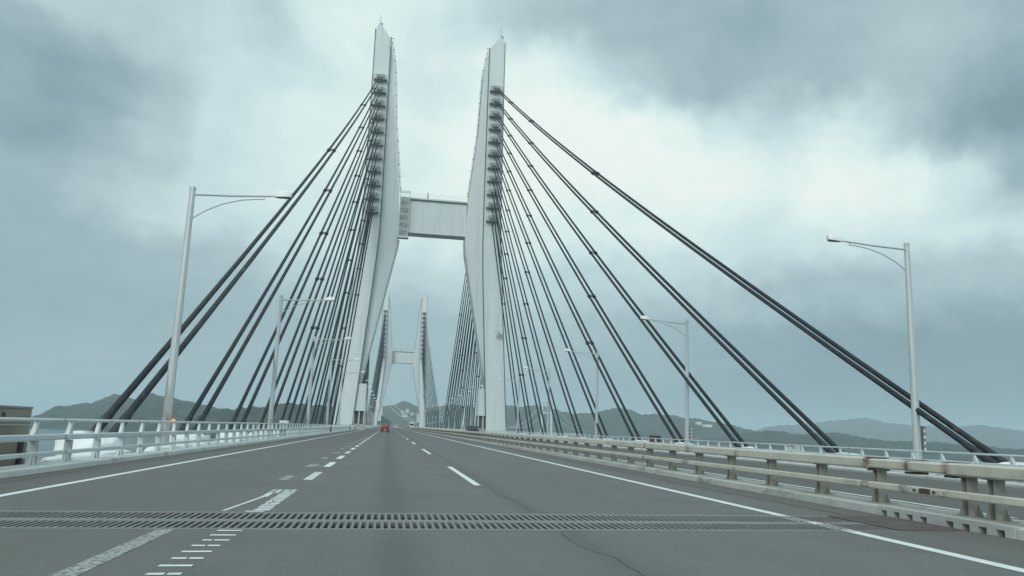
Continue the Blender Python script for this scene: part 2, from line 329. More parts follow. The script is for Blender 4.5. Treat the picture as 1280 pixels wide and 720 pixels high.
# ------------------------------------------------------------------ builders
ORG = {}
def tag(o, label=None, cat=None, group=None, kind=None):
    if label: o['label'] = label
    if cat: o['category'] = cat
    if group: o['group'] = group
    if kind: o['kind'] = kind
    return o
def thing(name, loc, label, cat, group=None):
    o = bpy.data.objects.new(name, None); o.location = loc; o.empty_display_size = .2
    COL.objects.link(o); ORG[o.name] = Vector(loc)
    return tag(o, label, cat, group)
class MB:
    """collects shapes in world coordinates; build() links them as one mesh object"""
    def __init__(s): s.v, s.f, s.m = [], [], []
    def add(s, vs, fs, mi=0):
        k = len(s.v); s.v += [tuple(v) for v in vs]; s.f += [tuple(i+k for i in f) for f in fs]; s.m += [mi]*len(fs)
    def box(s, x0, x1, y0, y1, z0, z1, mi=0):
        s.add([(x, y, z) for z in (z0, z1) for y in (y0, y1) for x in (x0, x1)],
              [(0, 2, 3, 1), (4, 5, 7, 6), (0, 1, 5, 4), (2, 6, 7, 3), (0, 4, 6, 2), (1, 3, 7, 5)], mi)
    def cbox(s, x0, x1, y0, y1, z0, z1, c=.02, mi=0):
        """box with its four long (Y) edges chamfered"""
        prof = [(x0+c, z0), (x1-c, z0), (x1, z0+c), (x1, z1-c), (x1-c, z1), (x0+c, z1), (x0, z1-c), (x0, z0+c)]
        s.prism_y(prof, y0, y1, mi)
    def prism_y(s, prof, y0, y1, mi=0):
        n = len(prof)
        s.add([(x, y0, z) for x, z in prof] + [(x, y1, z) for x, z in prof],
              [tuple(range(n)), tuple(range(2*n-1, n-1, -1))] + [(i, i+n, (i+1) % n+n, (i+1) % n) for i in range(n)], mi)
    def prism_x(s, prof, x0, x1, mi=0):
        n = len(prof)
        s.add([(x0, y, z) for y, z in prof] + [(x1, y, z) for y, z in prof],
              [tuple(range(n-1, -1, -1)), tuple(range(n, 2*n))] + [(i, (i+1) % n, (i+1) % n+n, i+n) for i in range(n)], mi)
    def tube(s, pts, r, n=8, mi=0, caps=True):
        pts = [Vector(p) for p in pts]; rs = r if isinstance(r, (list, tuple)) else [r]*len(pts)
        vs, fs = [], []
        for i, p in enumerate(pts):
            d = (pts[min(i+1, len(pts)-1)] - pts[max(i-1, 0)]).normalized()
            a = d.cross(Vector((0, 0, 1)) if abs(d.z) < .95 else Vector((0, 1, 0))).normalized(); b = a.cross(d)
            for k in range(n):
                t = 2*math.pi*k/n; vs.append(p + (a*math.cos(t) + b*math.sin(t))*rs[i])
        for i in range(len(pts)-1):
            for k in range(n):
                fs.append((i*n+k, i*n+(k+1) % n, (i+1)*n+(k+1) % n, (i+1)*n+k))
        if caps: fs.append(tuple(range(n-1, -1, -1))); fs.append(tuple(range((len(pts)-1)*n, len(pts)*n)))
        s.add(vs, fs, mi)
    def sweep(s, prof, ys, xoff, mi=0, caps=True, zoff=None):
        """profile (x,z) carried along the road"""
        n = len(prof); vs = [(x+xoff(y), y, z) for y in ys for x, z in prof]
        fs = [(i*n+k, (i+1)*n+k, (i+1)*n+(k+1) % n, i*n+(k+1) % n) for i in range(len(ys)-1) for k in range(n)]
        if caps: fs += [tuple(range(n)), tuple(range((len(ys)-1)*n+n-1, (len(ys)-1)*n-1, -1))]
        s.add(vs, fs, mi)
    def build(s, name, mats, parent=None, at=None, smooth=False, root=None):
        if not isinstance(mats, (list, tuple)): mats = [mats]
        org = Vector((0, 0, 0))
        r = parent
        while r is not None:
            if r.name in ORG: org = ORG[r.name]; break
            r = r.parent
        if at is not None: org = Vector(at)
        me = bpy.data.meshes.new(name)
        me.from_pydata([(x-org.x, y-org.y, z-org.z) for x, y, z in s.v], [], s.f)
        for m in mats: me.materials.append(MT[m] if isinstance(m, str) else m)
        me.polygons.foreach_set('material_index', s.m)
        if smooth: me.polygons.foreach_set('use_smooth', [True]*len(s.f))
        me.update()
        import bmesh
        bm = bmesh.new(); bm.from_mesh(me); bmesh.ops.recalc_face_normals(bm, faces=bm.faces); bm.to_mesh(me); bm.free()
        o = bpy.data.objects.new(name, me); COL.objects.link(o)
        if parent is not None: o.parent = parent
        elif at is not None: o.location = at; ORG[o.name] = org
        return o
def smooth_by_angle(o, ang=40):
    o.data.polygons.foreach_set('use_smooth', [True]*len(o.data.polygons))
    o.data.set_sharp_from_angle(angle=math.radians(ang))
ORD = 'first second third fourth fifth sixth seventh eighth ninth tenth eleventh twelfth thirteenth fourteenth fifteenth sixteenth seventeenth eighteenth nineteenth twentieth'.split()
ORD += ['twenty-' + o for o in ORD[:9]] + ['thirtieth']

# ------------------------------------------------------------------ road geometry
XC = 8.6                                       # centre line of the bridge
def off(y): return 0.0 if y < 560 else (y-560)**2*3.2e-5
def zroad(x): return .015*x if x <= 9.8 else .147 - .022*(x-9.8)
YS = [-25, 0, 5, 10.08] ; YE = 1900
YS2 = [11.98, 20, 40, 80, 120, 160, 200, 240, 280, 330] + list(range(360, YE+1, 30))
JY0, JY1 = 10.08, 11.98

# road surfaces: three strips each side, left open where the expansion joint lies
r = MB()
def strip(x0, x1, ys, mi=0, up=0.0, mb=None):
    mb = mb or r; n = max(1, int((x1-x0)/2.5)); xs = [x0+(x1-x0)*i/n for i in range(n+1)]
    vs = [(x+off(y), y, zroad(x)+up) for y in ys for x in xs]
    k = n+1
    mb.add(vs, [(i*k+j, i*k+j+1, (i+1)*k+j+1, (i+1)*k+j) for i in range(len(ys)-1) for j in range(n)], mi)
strip(-7.78, 8.02, YS); strip(-7.78, 8.02, YS2); strip(-7.78, 8.02, [-60, -25])
tag(r.build('road', 'asphalt'), kind='structure')
r2 = MB(); strip(8.98, 24.6, [-60, -25] + YS[1:3] + YS2, mb=r2)
tag(r2.build('road', 'asphalt_far'), kind='structure')

# deck under and beside the road
d = MB()
full = [-60, 10.0] ; fy = [12.05] + YS2[1:]
for ys in (full, fy):
    d.sweep([(-9.05, -.30), (-9.05, -.055), (-8.45, -.055), (-8.45, -.35), (8.5, .02), (25.3, -.35), (25.3, -.22), (26.0, -.22), (26.0, -.36), (25, -1.6), (8.5, -1.3), (-8.2, -1.6)], ys, off)
tag(d.build('bridge_deck', 'steel_dark'), kind='structure')
for sx in (-1, 1):                              # outer edge girder that carries lamps and cable feet, a step lower
    g = MB(); a = XC + sx*17.7; b = XC + sx*21.6
    x0, x1 = min(a, b), max(a, b)
    g.sweep([(x0, -1.9), (x0, -.62), (x1, -.62), (x1, -1.9)], [-60, 12, 205, 330] + list(range(360, YE+1, 30)), off)
    tag(g.build('bridge_deck', 'steel_dark'), kind='structure')

# markings
mk = MB()
def line(x0, x1, y0, y1, mi=0, up=.004, x0b=None, x1b=None):
    x0b = x0 if x0b is None else x0b; x1b = x1 if x1b is None else x1b
    ny = max(1, int((y1-y0)/30)); ys = [y0+(y1-y0)*i/ny for i in range(ny+1)]
    vs = []
    for i, y in enumerate(ys):
        t = i/ny
        for x in (x0+(x0b-x0)*t, x1+(x1b-x1)*t): vs.append((x+off(y), y, zroad(x)+up))
    mk.add(vs, [(2*i, 2*i+1, 2*i+3, 2*i+2) for i in range(ny)], mi)
for a, b in ((-25, JY0-.02), (JY1+.02, 1500)):
    line(-6.14, -5.97, a, b); line(6.10, 6.28, a, b); line(10.2, 10.38, a, b); line(23.4, 23.56, a, b)
# the edge line is also painted over the joint's finger plates
for k in range(120):                            # dashed lane line: 8 m dashes
    y = 17.7 + 19.6*(k-2)
    if y < -30 or 4 < y+8 < JY1+2 and y < JY0: continue
    line(1.97, 2.12, y, y+8.1)
for k in range(-2, 90): line(15.95, 16.1, 5+19.6*k, 13+19.6*k)
def rungs(y0, y1, pitch, dep, x0=-1.88, x1=-1.60, mi=1):
    y = y0
    while y < y1:
        j = random.uniform(-.012, .012)
        if random.random() < .35:                # worn in two pieces
            xm = (x0+x1)/2 + random.uniform(-.04, .04)
            line(x0+j, xm-.012, y, y+dep, mi); line(xm+.012, x1+j, y, y+dep, mi)
        else: line(x0+j, x1+j, y, y+dep, mi)
        y += pitch
rungs(7.14, 10.0, .395, .085, mi=0); rungs(-4, 7.0, .395, .085, mi=0)
line(-1.92, -1.66, JY1+.03, JY1+.14, 0)
rungs(12.2, 16.0, .24, .15, -1.83, -1.61, mi=0)
line(-2.26, -2.20, 12.1, 14.4, 1, x0b=-2.06, x1b=-1.99); line(-2.06, -1.95, 14.4, 16.0, 1)
line(-2.03, -1.88, 15.2, 16.0, 1)
line(-2.78, -2.54, -6, 10.02, 2, x0b=-2.56, x1b=-2.36)
for k in range(40):
    y = 18.8 + 5.75*k
    line(-1.80, -1.60, y, y+3.1, 0 if k % 3 else 1)
    if k < 14: line(-2.32, -2.12 + .1*(k % 2), y-.2, y+1.2+random.random()*1.2, 2)
    if k < 14 and k % 2: line(-2.12, -1.86, y+.1, y+.55, 2)
# cracks and seams: jittered ribbons
def crack(pts, w):
    P = []
    for (xa, ya), (xb, yb) in zip(pts, pts[1:]):
        n = max(2, int(abs(yb-ya)/.16)+int(abs(xb-xa)/.16))
        P += [(xa+(xb-xa)*i/n + random.uniform(-.018, .018), ya+(yb-ya)*i/n) for i in range(n)]
    for (xa, ya), (xb, yb) in zip(P, P[1:]):
        ww = w*random.uniform(.5, 1.3)/2
        mk.add([(xa-ww, ya, zroad(xa)+.003), (xa+ww, ya, zroad(xa)+.003), (xb+ww, yb, zroad(xb)+.003), (xb-ww, yb, zroad(xb)+.003)], [(0, 1, 2, 3)], 3)
crack([(2.28, 17.4), (2.18, 15.5), (2.32, 13.6), (2.22, 12.1)], .011)
crack([(2.18, 9.9), (2.15, 8.7), (2.34, 7.9), (2.30, 6.9), (2.5, 5)], .011)
crack([(7.35, 12.2), (7.25, 18), (7.3, 30), (7.3, 80)], .05)
crack([(-7.2, 13), (-7.25, 24), (-7.15, 40)], .04)
tag(mk.build('road_marking', ['paint', 'paint_worn', 'paint_old', 'seam']), kind='structure')

# ------------------------------------------------------------------ expansion joint: two rows of slots between steel finger plates
ej = thing('expansion_joint', (0, 11.03, 0), 'steel finger expansion joint with two rows of slots across the asphalt', 'expansion joint')
XJ0, XJ1 = -7.75, 7.95
def jbar(mb, x0, x1, y0, y1, top=.002, th=.07):
    mb.add([(x, y, zroad(x)+z) for z in (top-th, top) for y in (y0, y1) for x in (x0, x1)],
           [(0, 2, 3, 1), (4, 5, 7, 6), (0, 1, 5, 4), (2, 6, 7, 3), (0, 4, 6, 2), (1, 3, 7, 5)])
n = 40
tr = MB()
tr.add([(XJ0, JY0, zroad(XJ0)-.5), (XJ1, JY0, zroad(XJ1)-.5), (XJ1, JY1, zroad(XJ1)-.5), (XJ0, JY1, zroad(XJ0)-.5),
        (XJ0, JY0, zroad(XJ0)-.012), (XJ1, JY0, zroad(XJ1)-.012), (XJ1, JY1, zroad(XJ1)-.012), (XJ0, JY1, zroad(XJ0)-.012)],
       [(0, 1, 2, 3), (0, 4, 5, 1), (3, 2, 6, 7), (0, 3, 7, 4), (1, 5, 6, 2)])
tr.build('trough', 'dark_void', ej)
ROWS = [(10.20, 10.86), (11.14, 11.84)]
for (a, b) in ((JY0, ROWS[0][0]), (ROWS[0][1], ROWS[1][0]), (ROWS[1][1], JY1)):
    p = MB(); xs = np.linspace(XJ0, XJ1, 12)
    for i in range(11): jbar(p, xs[i], xs[i+1], a+.001, b-.001)
    p.build('cover_plate', 'steel_joint', ej)
for ri, (a, b) in enumerate(ROWS):
    p = MB(); x = XJ0 + .02 + (.046 if ri else 0)
    while x < XJ1 - .06:
        jbar(p, x, x+.037, a-.003, b+.003, top=.0008, th=.12); x += .092
    tag(p.build('finger_row', 'steel_joint', ej), kind='stuff')
pp = MB()
for (a, b) in ((JY0+.004, JY1-.004),):
    k = a
    while k < b:
        if all(not (r0 < k < r1) for r0, r1 in ROWS): pass
        k += .02
for a, b in ((JY0+.002, ROWS[0][0]), (ROWS[0][1], ROWS[1][0]), (ROWS[1][1], JY1-.002)):
    pp.add([(x, y, zroad(x)+.006) for y in (a, b) for x in (6.10, 6.28)], [(0, 1, 3, 2)])
x = XJ0 + .02
for ri, (a, b) in enumerate(ROWS):
    x = XJ0 + .02 + (.046 if ri else 0)
    while x < XJ1 - .06:
        if 6.02 < x < 6.27: pp.add([(xx, y, zroad(xx)+.0055) for y in (a, b) for xx in (x, x+.037)], [(0, 1, 3, 2)])
        x += .092
tag(pp.build('painted_line', 'paint_worn', ej))
# dark end plates by the kerb
ep = MB(); jbar(ep, 6.95, 7.95, JY0+.05, JY1-.05, top=.012, th=.012)
tag(ep.build('end_plate', mat('rusty_end_plate', (.105, .088, .08), .85, var=.3, scale=3, stains=[((.08, .07, .065), 4, .5, .2)]), ej), 'rust brown end plate')

# ------------------------------------------------------------------ kerbs
k = MB()
k.sweep([(-7.78, -.30), (-7.80, .0), (-7.85, .025), (-8.45, .025), (-8.45, -.30)], [-60, 11.0] , off)
k.sweep([(-7.78, -.30), (-7.80, .0), (-7.85, .025), (-8.45, .025), (-8.45, -.30)], [11.06] + YS2[1:], off)
tag(k.build('kerb', 'kerb_white'), kind='structure')
k = MB(); KP = [(8.02, -.1), (8.05, .24), (8.09, .265), (8.95, .265), (8.98, .24), (8.98, -.1)]
k.sweep(KP, [-60, 9.35], off); k.sweep(KP, [12.25, 22.0], off); k.sweep(KP, [22.03, 60], off); k.sweep(KP, [60.03] + YS2[3:], off)
# open-fronted kerb box over the joint: top plate, back plate and teeth with drain holes between
k.box(8.02, 8.98, 9.36, 12.24, .205, .266); k.box(8.30, 8.98, 9.36, 12.24, -.1, .204); k.box(8.02, 8.299, 9.36, 12.24, -.1, .10)
y = 9.36
i = 0
while y < 12.2:
    w = .42 if i == 4 else .17
    k.box(8.021, 8.299, y, min(y+w, 12.24), .1005, .2045); y += w + .15; i += 1
tag(k.build('kerb', 'concrete'), kind='structure')
k = MB(); k.sweep([(24.62, -.5), (24.62, -.10), (24.66, -.07), (25.28, -.07), (25.28, -.5)], [-60] + YS2, off)
tag(k.build('kerb', 'kerb_white'), kind='structure')

# ------------------------------------------------------------------ fences along the road
def posts(parent, name, mesh_maker, ys, mats, x, z, limit=100):
    """individual posts sharing one mesh; what is beyond the limit becomes one part"""
    me = mesh_maker(MB())
    o0 = me.build(name, mats, None); data = o0.data; org = ORG[parent.name]
    ys = sorted(ys)
    for i, y in enumerate(ys[:limit]):
        o = o0 if i == 0 else o0.copy()
        if i: COL.objects.link(o)
        o.parent = parent; o.location = Vector((x+off(y), y, z)) - org
    if ys[limit:]:
        q = MB()
        for y in ys[limit:]:
            q.add([(v[0]+x+off(y), v[1]+y, v[2]+z) for v in me.v], me.f); q.m[-len(me.m):] = me.m
        tag(q.build(name, mats, parent), kind='stuff')
def outer_post(s):
    def f(m):                                    # s: +1 fence whose road side is +x
        m.box(-.09, .09, -.05, -.035, 0, .545); m.box(-.09, .09, .035, .05, 0, .545); m.box(-.012, .012, -.0345, .0345, 0, .545)
        m.box(-.13, .13, -.16, .16, -.025, .0)
        for t in (-1, 1):                        # foot gussets
            m.prism_x([(t*.051, .0005), (t*.051, .20), (t*.155, .0005)], -.012, .012)
        m.prism_x([(-.18, .70), (.09, .70), (.045, .80), (.025, 1.01), (-.005, 1.01)], -.05, .05)
        m.box(-.07, .07, -.13, .13, .545, .5465)
        return m
    return f
def outer_fence(x, z, label, ph, base):
    t = thing('guard_fence', (x, 20, z), label, 'fence', 'white guard fences along the outer edges of the deck')
    yl = [14.0 + (0 if base else -2)] + YS2[1:4] + [150, 250, 330] + list(range(360, 1501, 30))
    m = MB(); m.sweep([(x-.07, z+.56), (x+.07, z+.56), (x+.09, z+.59), (x+.09, z+.68), (x+.07, z+.70), (x-.07, z+.70), (x-.09, z+.68), (x-.09, z+.59)], yl, off); m.build('main_rail', 'rail_white', t)
    m = MB(); m.tube([(x+off(y), y, z+1.045) for y in yl], .042, 8); smooth_by_angle(m.build('top_rail', 'rail_white', t))
    m = MB(); xx = x + (.10 if base else -.10)
    m.sweep([(xx-.03, z+.20), (xx+.03, z+.20), (xx+.045, z+.22), (xx+.045, z+.28), (xx+.03, z+.30), (xx-.03, z+.30)], yl, off); m.build('lower_rail', 'rail_white', t)
    posts(t, 'post', outer_post(1), [ph + 2.08*i for i in range(-3, 380)], 'rail_white', x, z)
    return t
outer_fence(-8.2, 0.03, 'white three-rail guard fence on the pale kerb beside the merging lane', 20.46, True)
outer_fence(25.15, -.05, 'pale guard fence with thin top rail beyond the opposite carriageway', 20.9, False)

mf = thing('median_barrier', (8.45, 20, .265), 'rust stained cream beam barrier on the median kerb', 'barrier')
def med_post(m):
    m.box(-.085, .085, -.066, -.050, .02, .555); m.box(-.085, .085, .050, .066, .02, .555); m.box(-.012, .012, -.0495, .0495, .02, .555)
    m.box(-.17, .17, -.20, .20, 0, .0195)
    for t in (-1, 1):
        m.prism_x([(t*.0665, .021), (t*.0665, .20), (t*.16, .021)], -.08, -.065); m.prism_x([(t*.0665, .021), (t*.0665, .20), (t*.16, .021)], .065, .08)
    m.box(-.12, .12, -.12, .12, .555, .572)
    return m
py = [10.10, 10.62, 12.76, 14.62, 16.68, 18.75, 20.8] + [20.8 + 2.06*i for i in range(1, 380)] + [8.0, 6, 4, 2]
posts(mf, 'post', med_post, py, 'post_grey', 8.42, .265)
def med_prof(x0, x1, z0, z1, c=.025): return [(x0+c, z0), (x1-c, z0), (x1, z0+c), (x1, z1-c), (x1-c, z1), (x0+c, z1), (x0, z1-c), (x0, z0+c)]
segs = [(0, 10.86), (10.88, 11.78), (11.80, 12.80), (12.82, 24.9), (24.92, 36.9)]
y = 36.92
while y < 1500: segs.append((y, y+11.98)); y += 12.0
m = MB()
for i, (a, b) in enumerate(segs):
    s_ = .012 if i in (1, 2) else 0
    m.sweep(med_prof(8.22+s_, 8.62-s_, .838+s_, 1.018-s_), [a, (a+b)/2, b], off)
m.build('top_beam', 'median_paint', mf)
m = MB()
for a, b in [(0, 11.25), (11.28, 24.9)] + segs[4:]:
    m.sweep(med_prof(8.17, 8.27, .515, .625, .018), [a, b], off)
m.build('lower_beam', 'median_paint', mf)
SPL = mat('rusty_splice', (.10, .075, .055), .8, var=.3, scale=6)
for yj in (10.87, 11.79, 12.81):                 # bolted sleeves and drip stubs under the beam breaks
    m = MB(); m.cbox(8.28, 8.56, yj-.10, yj+.10, .80, .8375, .008); m.build('splice_plate', SPL, mf)
    m = MB(); m.cbox(8.24, 8.60, yj-.08, yj+.08, 1.0185, 1.028, .003); m.build('splice_plate', SPL, mf)
m = MB(); m.cbox(8.155, 8.169, 11.15, 11.38, .53, .61, .003); m.build('splice_plate', SPL, mf)
for yj in (11.05, 11.36, 11.5):
    m = MB(); m.tube([(8.14, yj, .57), (8.168, yj, .57)], .022, 8); m.build('bolt', SPL, mf)

# ------------------------------------------------------------------ lamp posts
def lamp_meshes(side):
    """side=-1: stands at the merging-lane side, arm reaches +x; side=+1 mirrored. Foot at the origin."""
    a = -side
    root = bpy.data.objects.new('lamp_post', None); root.empty_display_size = .2; COL.objects.link(root)
    def b(mb, name, mats, par=root, sm=True):
        o = mb.build(name, mats, None); o.parent = par
        if sm: smooth_by_angle(o, 35)
        return o
    m = MB(); m.tube([(0, 0, 0), (0, 0, 4), (0, 0, 12.9)], [.225, .20, .14], 10); pole = b(m, 'pole', 'lamp')
    m = MB(); m.tube([(0, 0, 12.9), (0, 0, 13.02), (0, 0, 13.06)], [.155, .155, .08], 10); b(m, 'cap', 'lamp', pole)
    m = MB(); m.cbox(-.34, .34, -.34, .34, -.03, .0, .005); m.prism_x([(-.33, .001), (-.22, .5), (-.2, .001)], -.015, .015); m.prism_x([(.33, .001), (.22, .5), (.2, .001)], -.015, .015)
    b(m, 'base_plate', 'lamp', root, False)
    m = MB(); m.tube([(a*.10, 0, 12.66), (a*1.9, 0, 12.74), (a*3.62, 0, 12.87), (a*3.85, 0, 12.90)], [.06, .055, .05, .045], 8); b(m, 'arm', 'lamp')
    m = MB(); P = [(.12, 11.45), (.75, 11.92), (1.5, 12.30), (2.3, 12.55), (3.0, 12.66), (3.42, 12.685)]
    m.tube([(a*x, 0, z) for x, z in P], .03, 6); m.box(min(a*3.38, a*3.44), max(a*3.38, a*3.44), -.02, .02, 12.68, 12.83); b(m, 'brace', 'lamp')
    m = MB(); ring = []
    for x, hw, z0, z1 in ((3.80, .06, 12.86, 12.95), (3.95, .13, 12.84, 13.10), (4.2, .17, 12.85, 13.20), (4.62, .17, 12.88, 13.19), (4.70, .13, 12.92, 13.15)):
        ring.append([(a*x, -hw, z0), (a*x, hw, z0), (a*x, hw, z0*.35+z1*.65), (a*x, hw*.6, z1), (a*x, -hw*.6, z1), (a*x, -hw, z0*.35+z1*.65)])
    n = 6; vs = [p for q in ring for p in q]
    m.add(vs, [(i*n+k, i*n+(k+1) % n, (i+1)*n+(k+1) % n, (i+1)*n+k) for i in range(len(ring)-1) for k in range(n)] + [tuple(range(n)), tuple(range(len(vs)-1, len(vs)-n-1, -1))])
    hd = b(m, 'lamp_head', 'lamp_head')
    m = MB(); x0, x1 = sorted((a*4.02, a*4.64)); m.add([(x0, -.13, 12.845), (x1, -.13, 12.845), (x1, .13, 12.845), (x0, .13, 12.845), (x0+.08, -.10, 12.82), (x1-.08, -.10, 12.82), (x1-.08, .10, 12.82), (x0+.08, .10, 12.82)],
        [(0, 1, 2, 3), (4, 7, 6, 5), (0, 4, 5, 1), (1, 5, 6, 2), (2, 6, 7, 3), (3, 7, 4, 0)])
    b(m, 'lens', 'lens', hd, False)
    return root
def copy_tree(o, parent=None):
    c = o.copy(); COL.objects.link(c); c.parent = parent
    for ch in list(o.children): copy_tree(ch, c)
    return c
LZ = -.62
for side, X0, who in ((-1, -10.15, 'beside the merging lane'), (1, 28.12, 'beyond the opposite carriageway')):
    proto = lamp_meshes(side)
    for i in range(22):
        y = 39.2 + 33.3*i
        o = proto if i == 0 else copy_tree(proto)
        o.location = (X0+off(y), y, LZ)
        o.rotation_euler.z = math.radians(random.uniform(-2, 2))
        tag(o, (('tall grey lamp post with curved brace %s, nearest of its row' if i == 0 else 'lamp post %s, ' + ORD[i] + ' of its row counting from the nearest') % who), 'lamp post', 'lamp posts along both edges of the bridge')
        if i == 0 and side < 0:                   # the nearest pole is streaked with rust near its foot
            for ch in o.children:
                if ch.name.startswith('pole'):
                    ch.data = ch.data.copy(); ch.data.materials[0] = MT['lamp_streaked']
        if i == 0 and side > 0:
            m = MB(); m.cbox(X0+.26, X0+.42, y-.16, y+.16, .9, 2.3, .02)
            for zz in (1.0, 1.32, 1.64, 1.96): m.box(X0+.29, X0+.39, y-.18, y-.161, zz, zz+.16, 1)
            q = m.build('junction_box', ['cabinet', 'lamp_head'], None, at=(X0, y, LZ)); q.location = (0, 0, 0); q.parent = o

# ------------------------------------------------------------------ cable-stayed towers
NT = 11
def za(i): return 93.2 - 3.66*i
def col_x(z, s=1):                                # distance of a leg's face strip from the centre line
    if s < 0: return np.interp(z, [-60, 0, 42, 50, 58, 97, 112], [24.4, 19.7, 16.6, 16.1, 15.9, 16.15, 16.3])
    return np.interp(z, [-60, 0, 42, 50, 58, 97, 112], [23.6, 19.0, 16.25, 15.85, 15.6, 15.1, 14.95])
def cable_tower(y0, xc, first):
    lab = ('large pale grey bridge tower nearest the viewer, with two leaning legs, crossbeam and anchor platforms' if first else
           'smaller hazy bridge tower far down the road behind the large one')
    T = thing('bridge_tower', (xc, y0, 0), lab, 'bridge tower', 'H-shaped cable-stayed bridge towers')
    for s in (-1, 1):
        X = lambda d: xc + s*d
        # face strip column
        m = MB(); zs = [-46, 0, 20, 40, 44, 48, 52, 56, 60, 75, 90, 103.5]
        wz = lambda z: float(np.interp(z, [0, 45, 60, 100], [2.5, 2.4, 2.2, 2.05])); w = wz(110)
        def rowv(z, a, b, ya, yb): return [(X(a), ya, z), (X(b), ya, z), (X(b), yb, z), (X(a), yb, z)]
        vs = []
        for z in zs:
            c = float(col_x(z, s)); vs += rowv(z, c-wz(z), c+wz(z), y0-3.2, y0+3.4)
        c = float(col_x(110, s)); n0 = len(zs)
        fs = [(i*4+k, i*4+(k+1) % 4, (i+1)*4+(k+1) % 4, (i+1)*4+k) for i in range(n0-1) for k in range(4)]
        top = [(c-w, 104.6), (c+w*.32, 108.5), (c+w*.62, 108.7), (c+w, 106.6)]   # slanted cap
        b0 = (n0-1)*4; k0 = len(vs)
        vs += [(X(d), y0-3.2, z) for d, z in top] + [(X(d), y0+3.4, z) for d, z in top]
        fs += [(b0, b0+1, k0+3, k0+2, k0+1, k0), (b0+3, k0+4, k0+5, k0+6, k0+7, b0+2), (b0+1, b0+2, k0+7, k0+3), (b0+3, b0, k0, k0+4)] + [(k0+i, k0+i+1, k0+i+5, k0+i+4) for i in range(3)]
        m.add(vs, fs)
        leg = m.build('leg', 'tower', T)
        # inner fin that widens to the crossbeam, set back from the face strip
        ci = lambda z: float(col_x(z, s)) - wz(z)
        prof = [(104, ci(104)-.15), (97, ci(97)-1.45), (80, 10.95 if s > 0 else 11.3), (62, 9.2), (50, 8.7), (47, 8.9), (15, 15.0), (7, 16.9)]
        outer = [(7, ci(7)+.7), (15, ci(15)+.7), (42, ci(42)+.5), (50, ci(50)+.4), (58, ci(58)+.4), (104, ci(104)+.4)]
        P = [(X(d), z) for z, d in prof] + [(X(d), z) for z, d in outer]
        m = MB(); m.prism_y(P, y0-2.1, y0+2.3); m.build('fin', 'tower', leg)
        # darker tubes added for the dark edge of the fin's underside
        m = MB()
        m.tube([(X(d), y0-2.3, z) for z, d in [(49, 8.55), (47, 8.75), (15, 14.9)]], .20, 6)
        m.tube([(X(d), y0-2.3, z) for z, d in [(15, 14.9), (7, 16.8)]], .30, 6)
        m.build('underside_edge_line', 'platform', leg)
        m = MB()  # inner dark tube added for the shadow gap, outer one for the edge rail
        m.tube([(X(float(col_x(z, s))-wz(z)-.12), y0-3.3, z) for z in (4, 20, 42, 50, 58, 97, 105)], .13, 6)
        m.tube([(X(float(col_x(z, s))+wz(z)+.10), y0-3.25, z) for z in (2, 20, 42, 50, 58, 97, 107)], .11, 6)
        m.build('edge_rail_and_gap', 'rail_dark', leg)
        m = MB()                                  # inspection ladder along the fin's upper edge
        Q = [(104.5, ci(104.5)-.2)] + [(z, d-.05) for z, d in prof[1:4]]
        m.tube([(X(d-.18), y0-2.2, z) for z, d in Q], .085, 5); m.tube([(X(d-.50), y0-2.2, z) for z, d in Q], .03, 5)
        for i in range(40):
            z = 63 + i*1.08; d = float(np.interp(z, [q[0] for q in Q[::-1]], [q[1] for q in Q[::-1]]))
            if i % 3 == 0: m.box(min(X(d-.55), X(d)), max(X(d-.55), X(d)), y0-2.25, y0-2.15, z, z+.16)
        m.build('ladder', 'rail_dark', leg)
        m = MB(); m.tube([(X(c+w*.5), y0-2, 108.6), (X(c+w*.5), y0-2, 112.2)], [.07, .03], 5); m.build('antenna', 'rail_dark', leg)
        m = MB(); m.tube([(X(c+w*.5)+.4, y0-2.4, 108.4), (X(c+w*.5)+.4, y0-2.4, 109.1), (X(c+w*.5)+.4, y0-2.4, 109.4)], [.28, .28, .1], 8); m.build('beacon', 'rail_dark', leg)
        # anchor platforms, front side (and far side of the same kind)
        for i in range(NT):
            z = za(i); c = float(col_x(z, s))
            m = MB()
            m.box(*sorted((X(c-1.15), X(c+1.15))), y0-4.15, y0-3.201, z-.95, z+.55)           # anchor block
            m.box(*sorted((X(c-1.75), X(c+1.75))), y0-4.6, y0-3.201, z-1.12, z-.98)           # floor plate
            for zz in (z-.45, z+.05):
                m.tube([(X(c-1.85), y0-4.55, zz), (X(c+1.85), y0-4.55, zz)], .055, 5)
            for dx in (-1.75, -.9, 0, .9, 1.75): m.box(X(c+dx)-.04, X(c+dx)+.04, y0-4.6, y0-4.52, z-.979, z+.06)
            m.prism_x([(y0-3.201, z-1.125), (y0-4.4, z-1.125), (y0-3.201, z-2.0)], min(X(c-.12), X(c+.12)), max(X(c-.12), X(c+.12)))
            m.build('anchor_platform', 'platform', leg)
        # lift cabin at deck level
        m = MB(); xa, xb = sorted((X(14.2), X(16.9)))
        m.box(xa, xb, y0-2.9, y0+2, 4.6, 11.4); m.box(xa, xb, y0-2.7, y0+2, -.6, 1.4, 1)
        for xx in (xa, (xa+xb)/2-.12, xb-.24): m.box(xx, xx+.24, y0-2.7, y0-2.4, 1.4, 4.6)
        m.box(xa+.05, xb-.05, y0-1.8, y0+1.9, 1.4, 4.6, 2)  # dark block stands in for the shade inside the cabin's opening
        m.build('lift_cabin', ['tower', 'platform', 'rail_dark'], leg)
    m = MB(); hw = 8.9
    m.box(xc-hw, xc+hw, y0-1.4, y0+2.0, 51.6, 60.6); m.box(xc-hw, xc+hw, y0-1.75, y0+2.3, 60.601, 61.0); m.box(xc-hw, xc+hw, y0-1.5, y0+2.1, 51.25, 51.599)
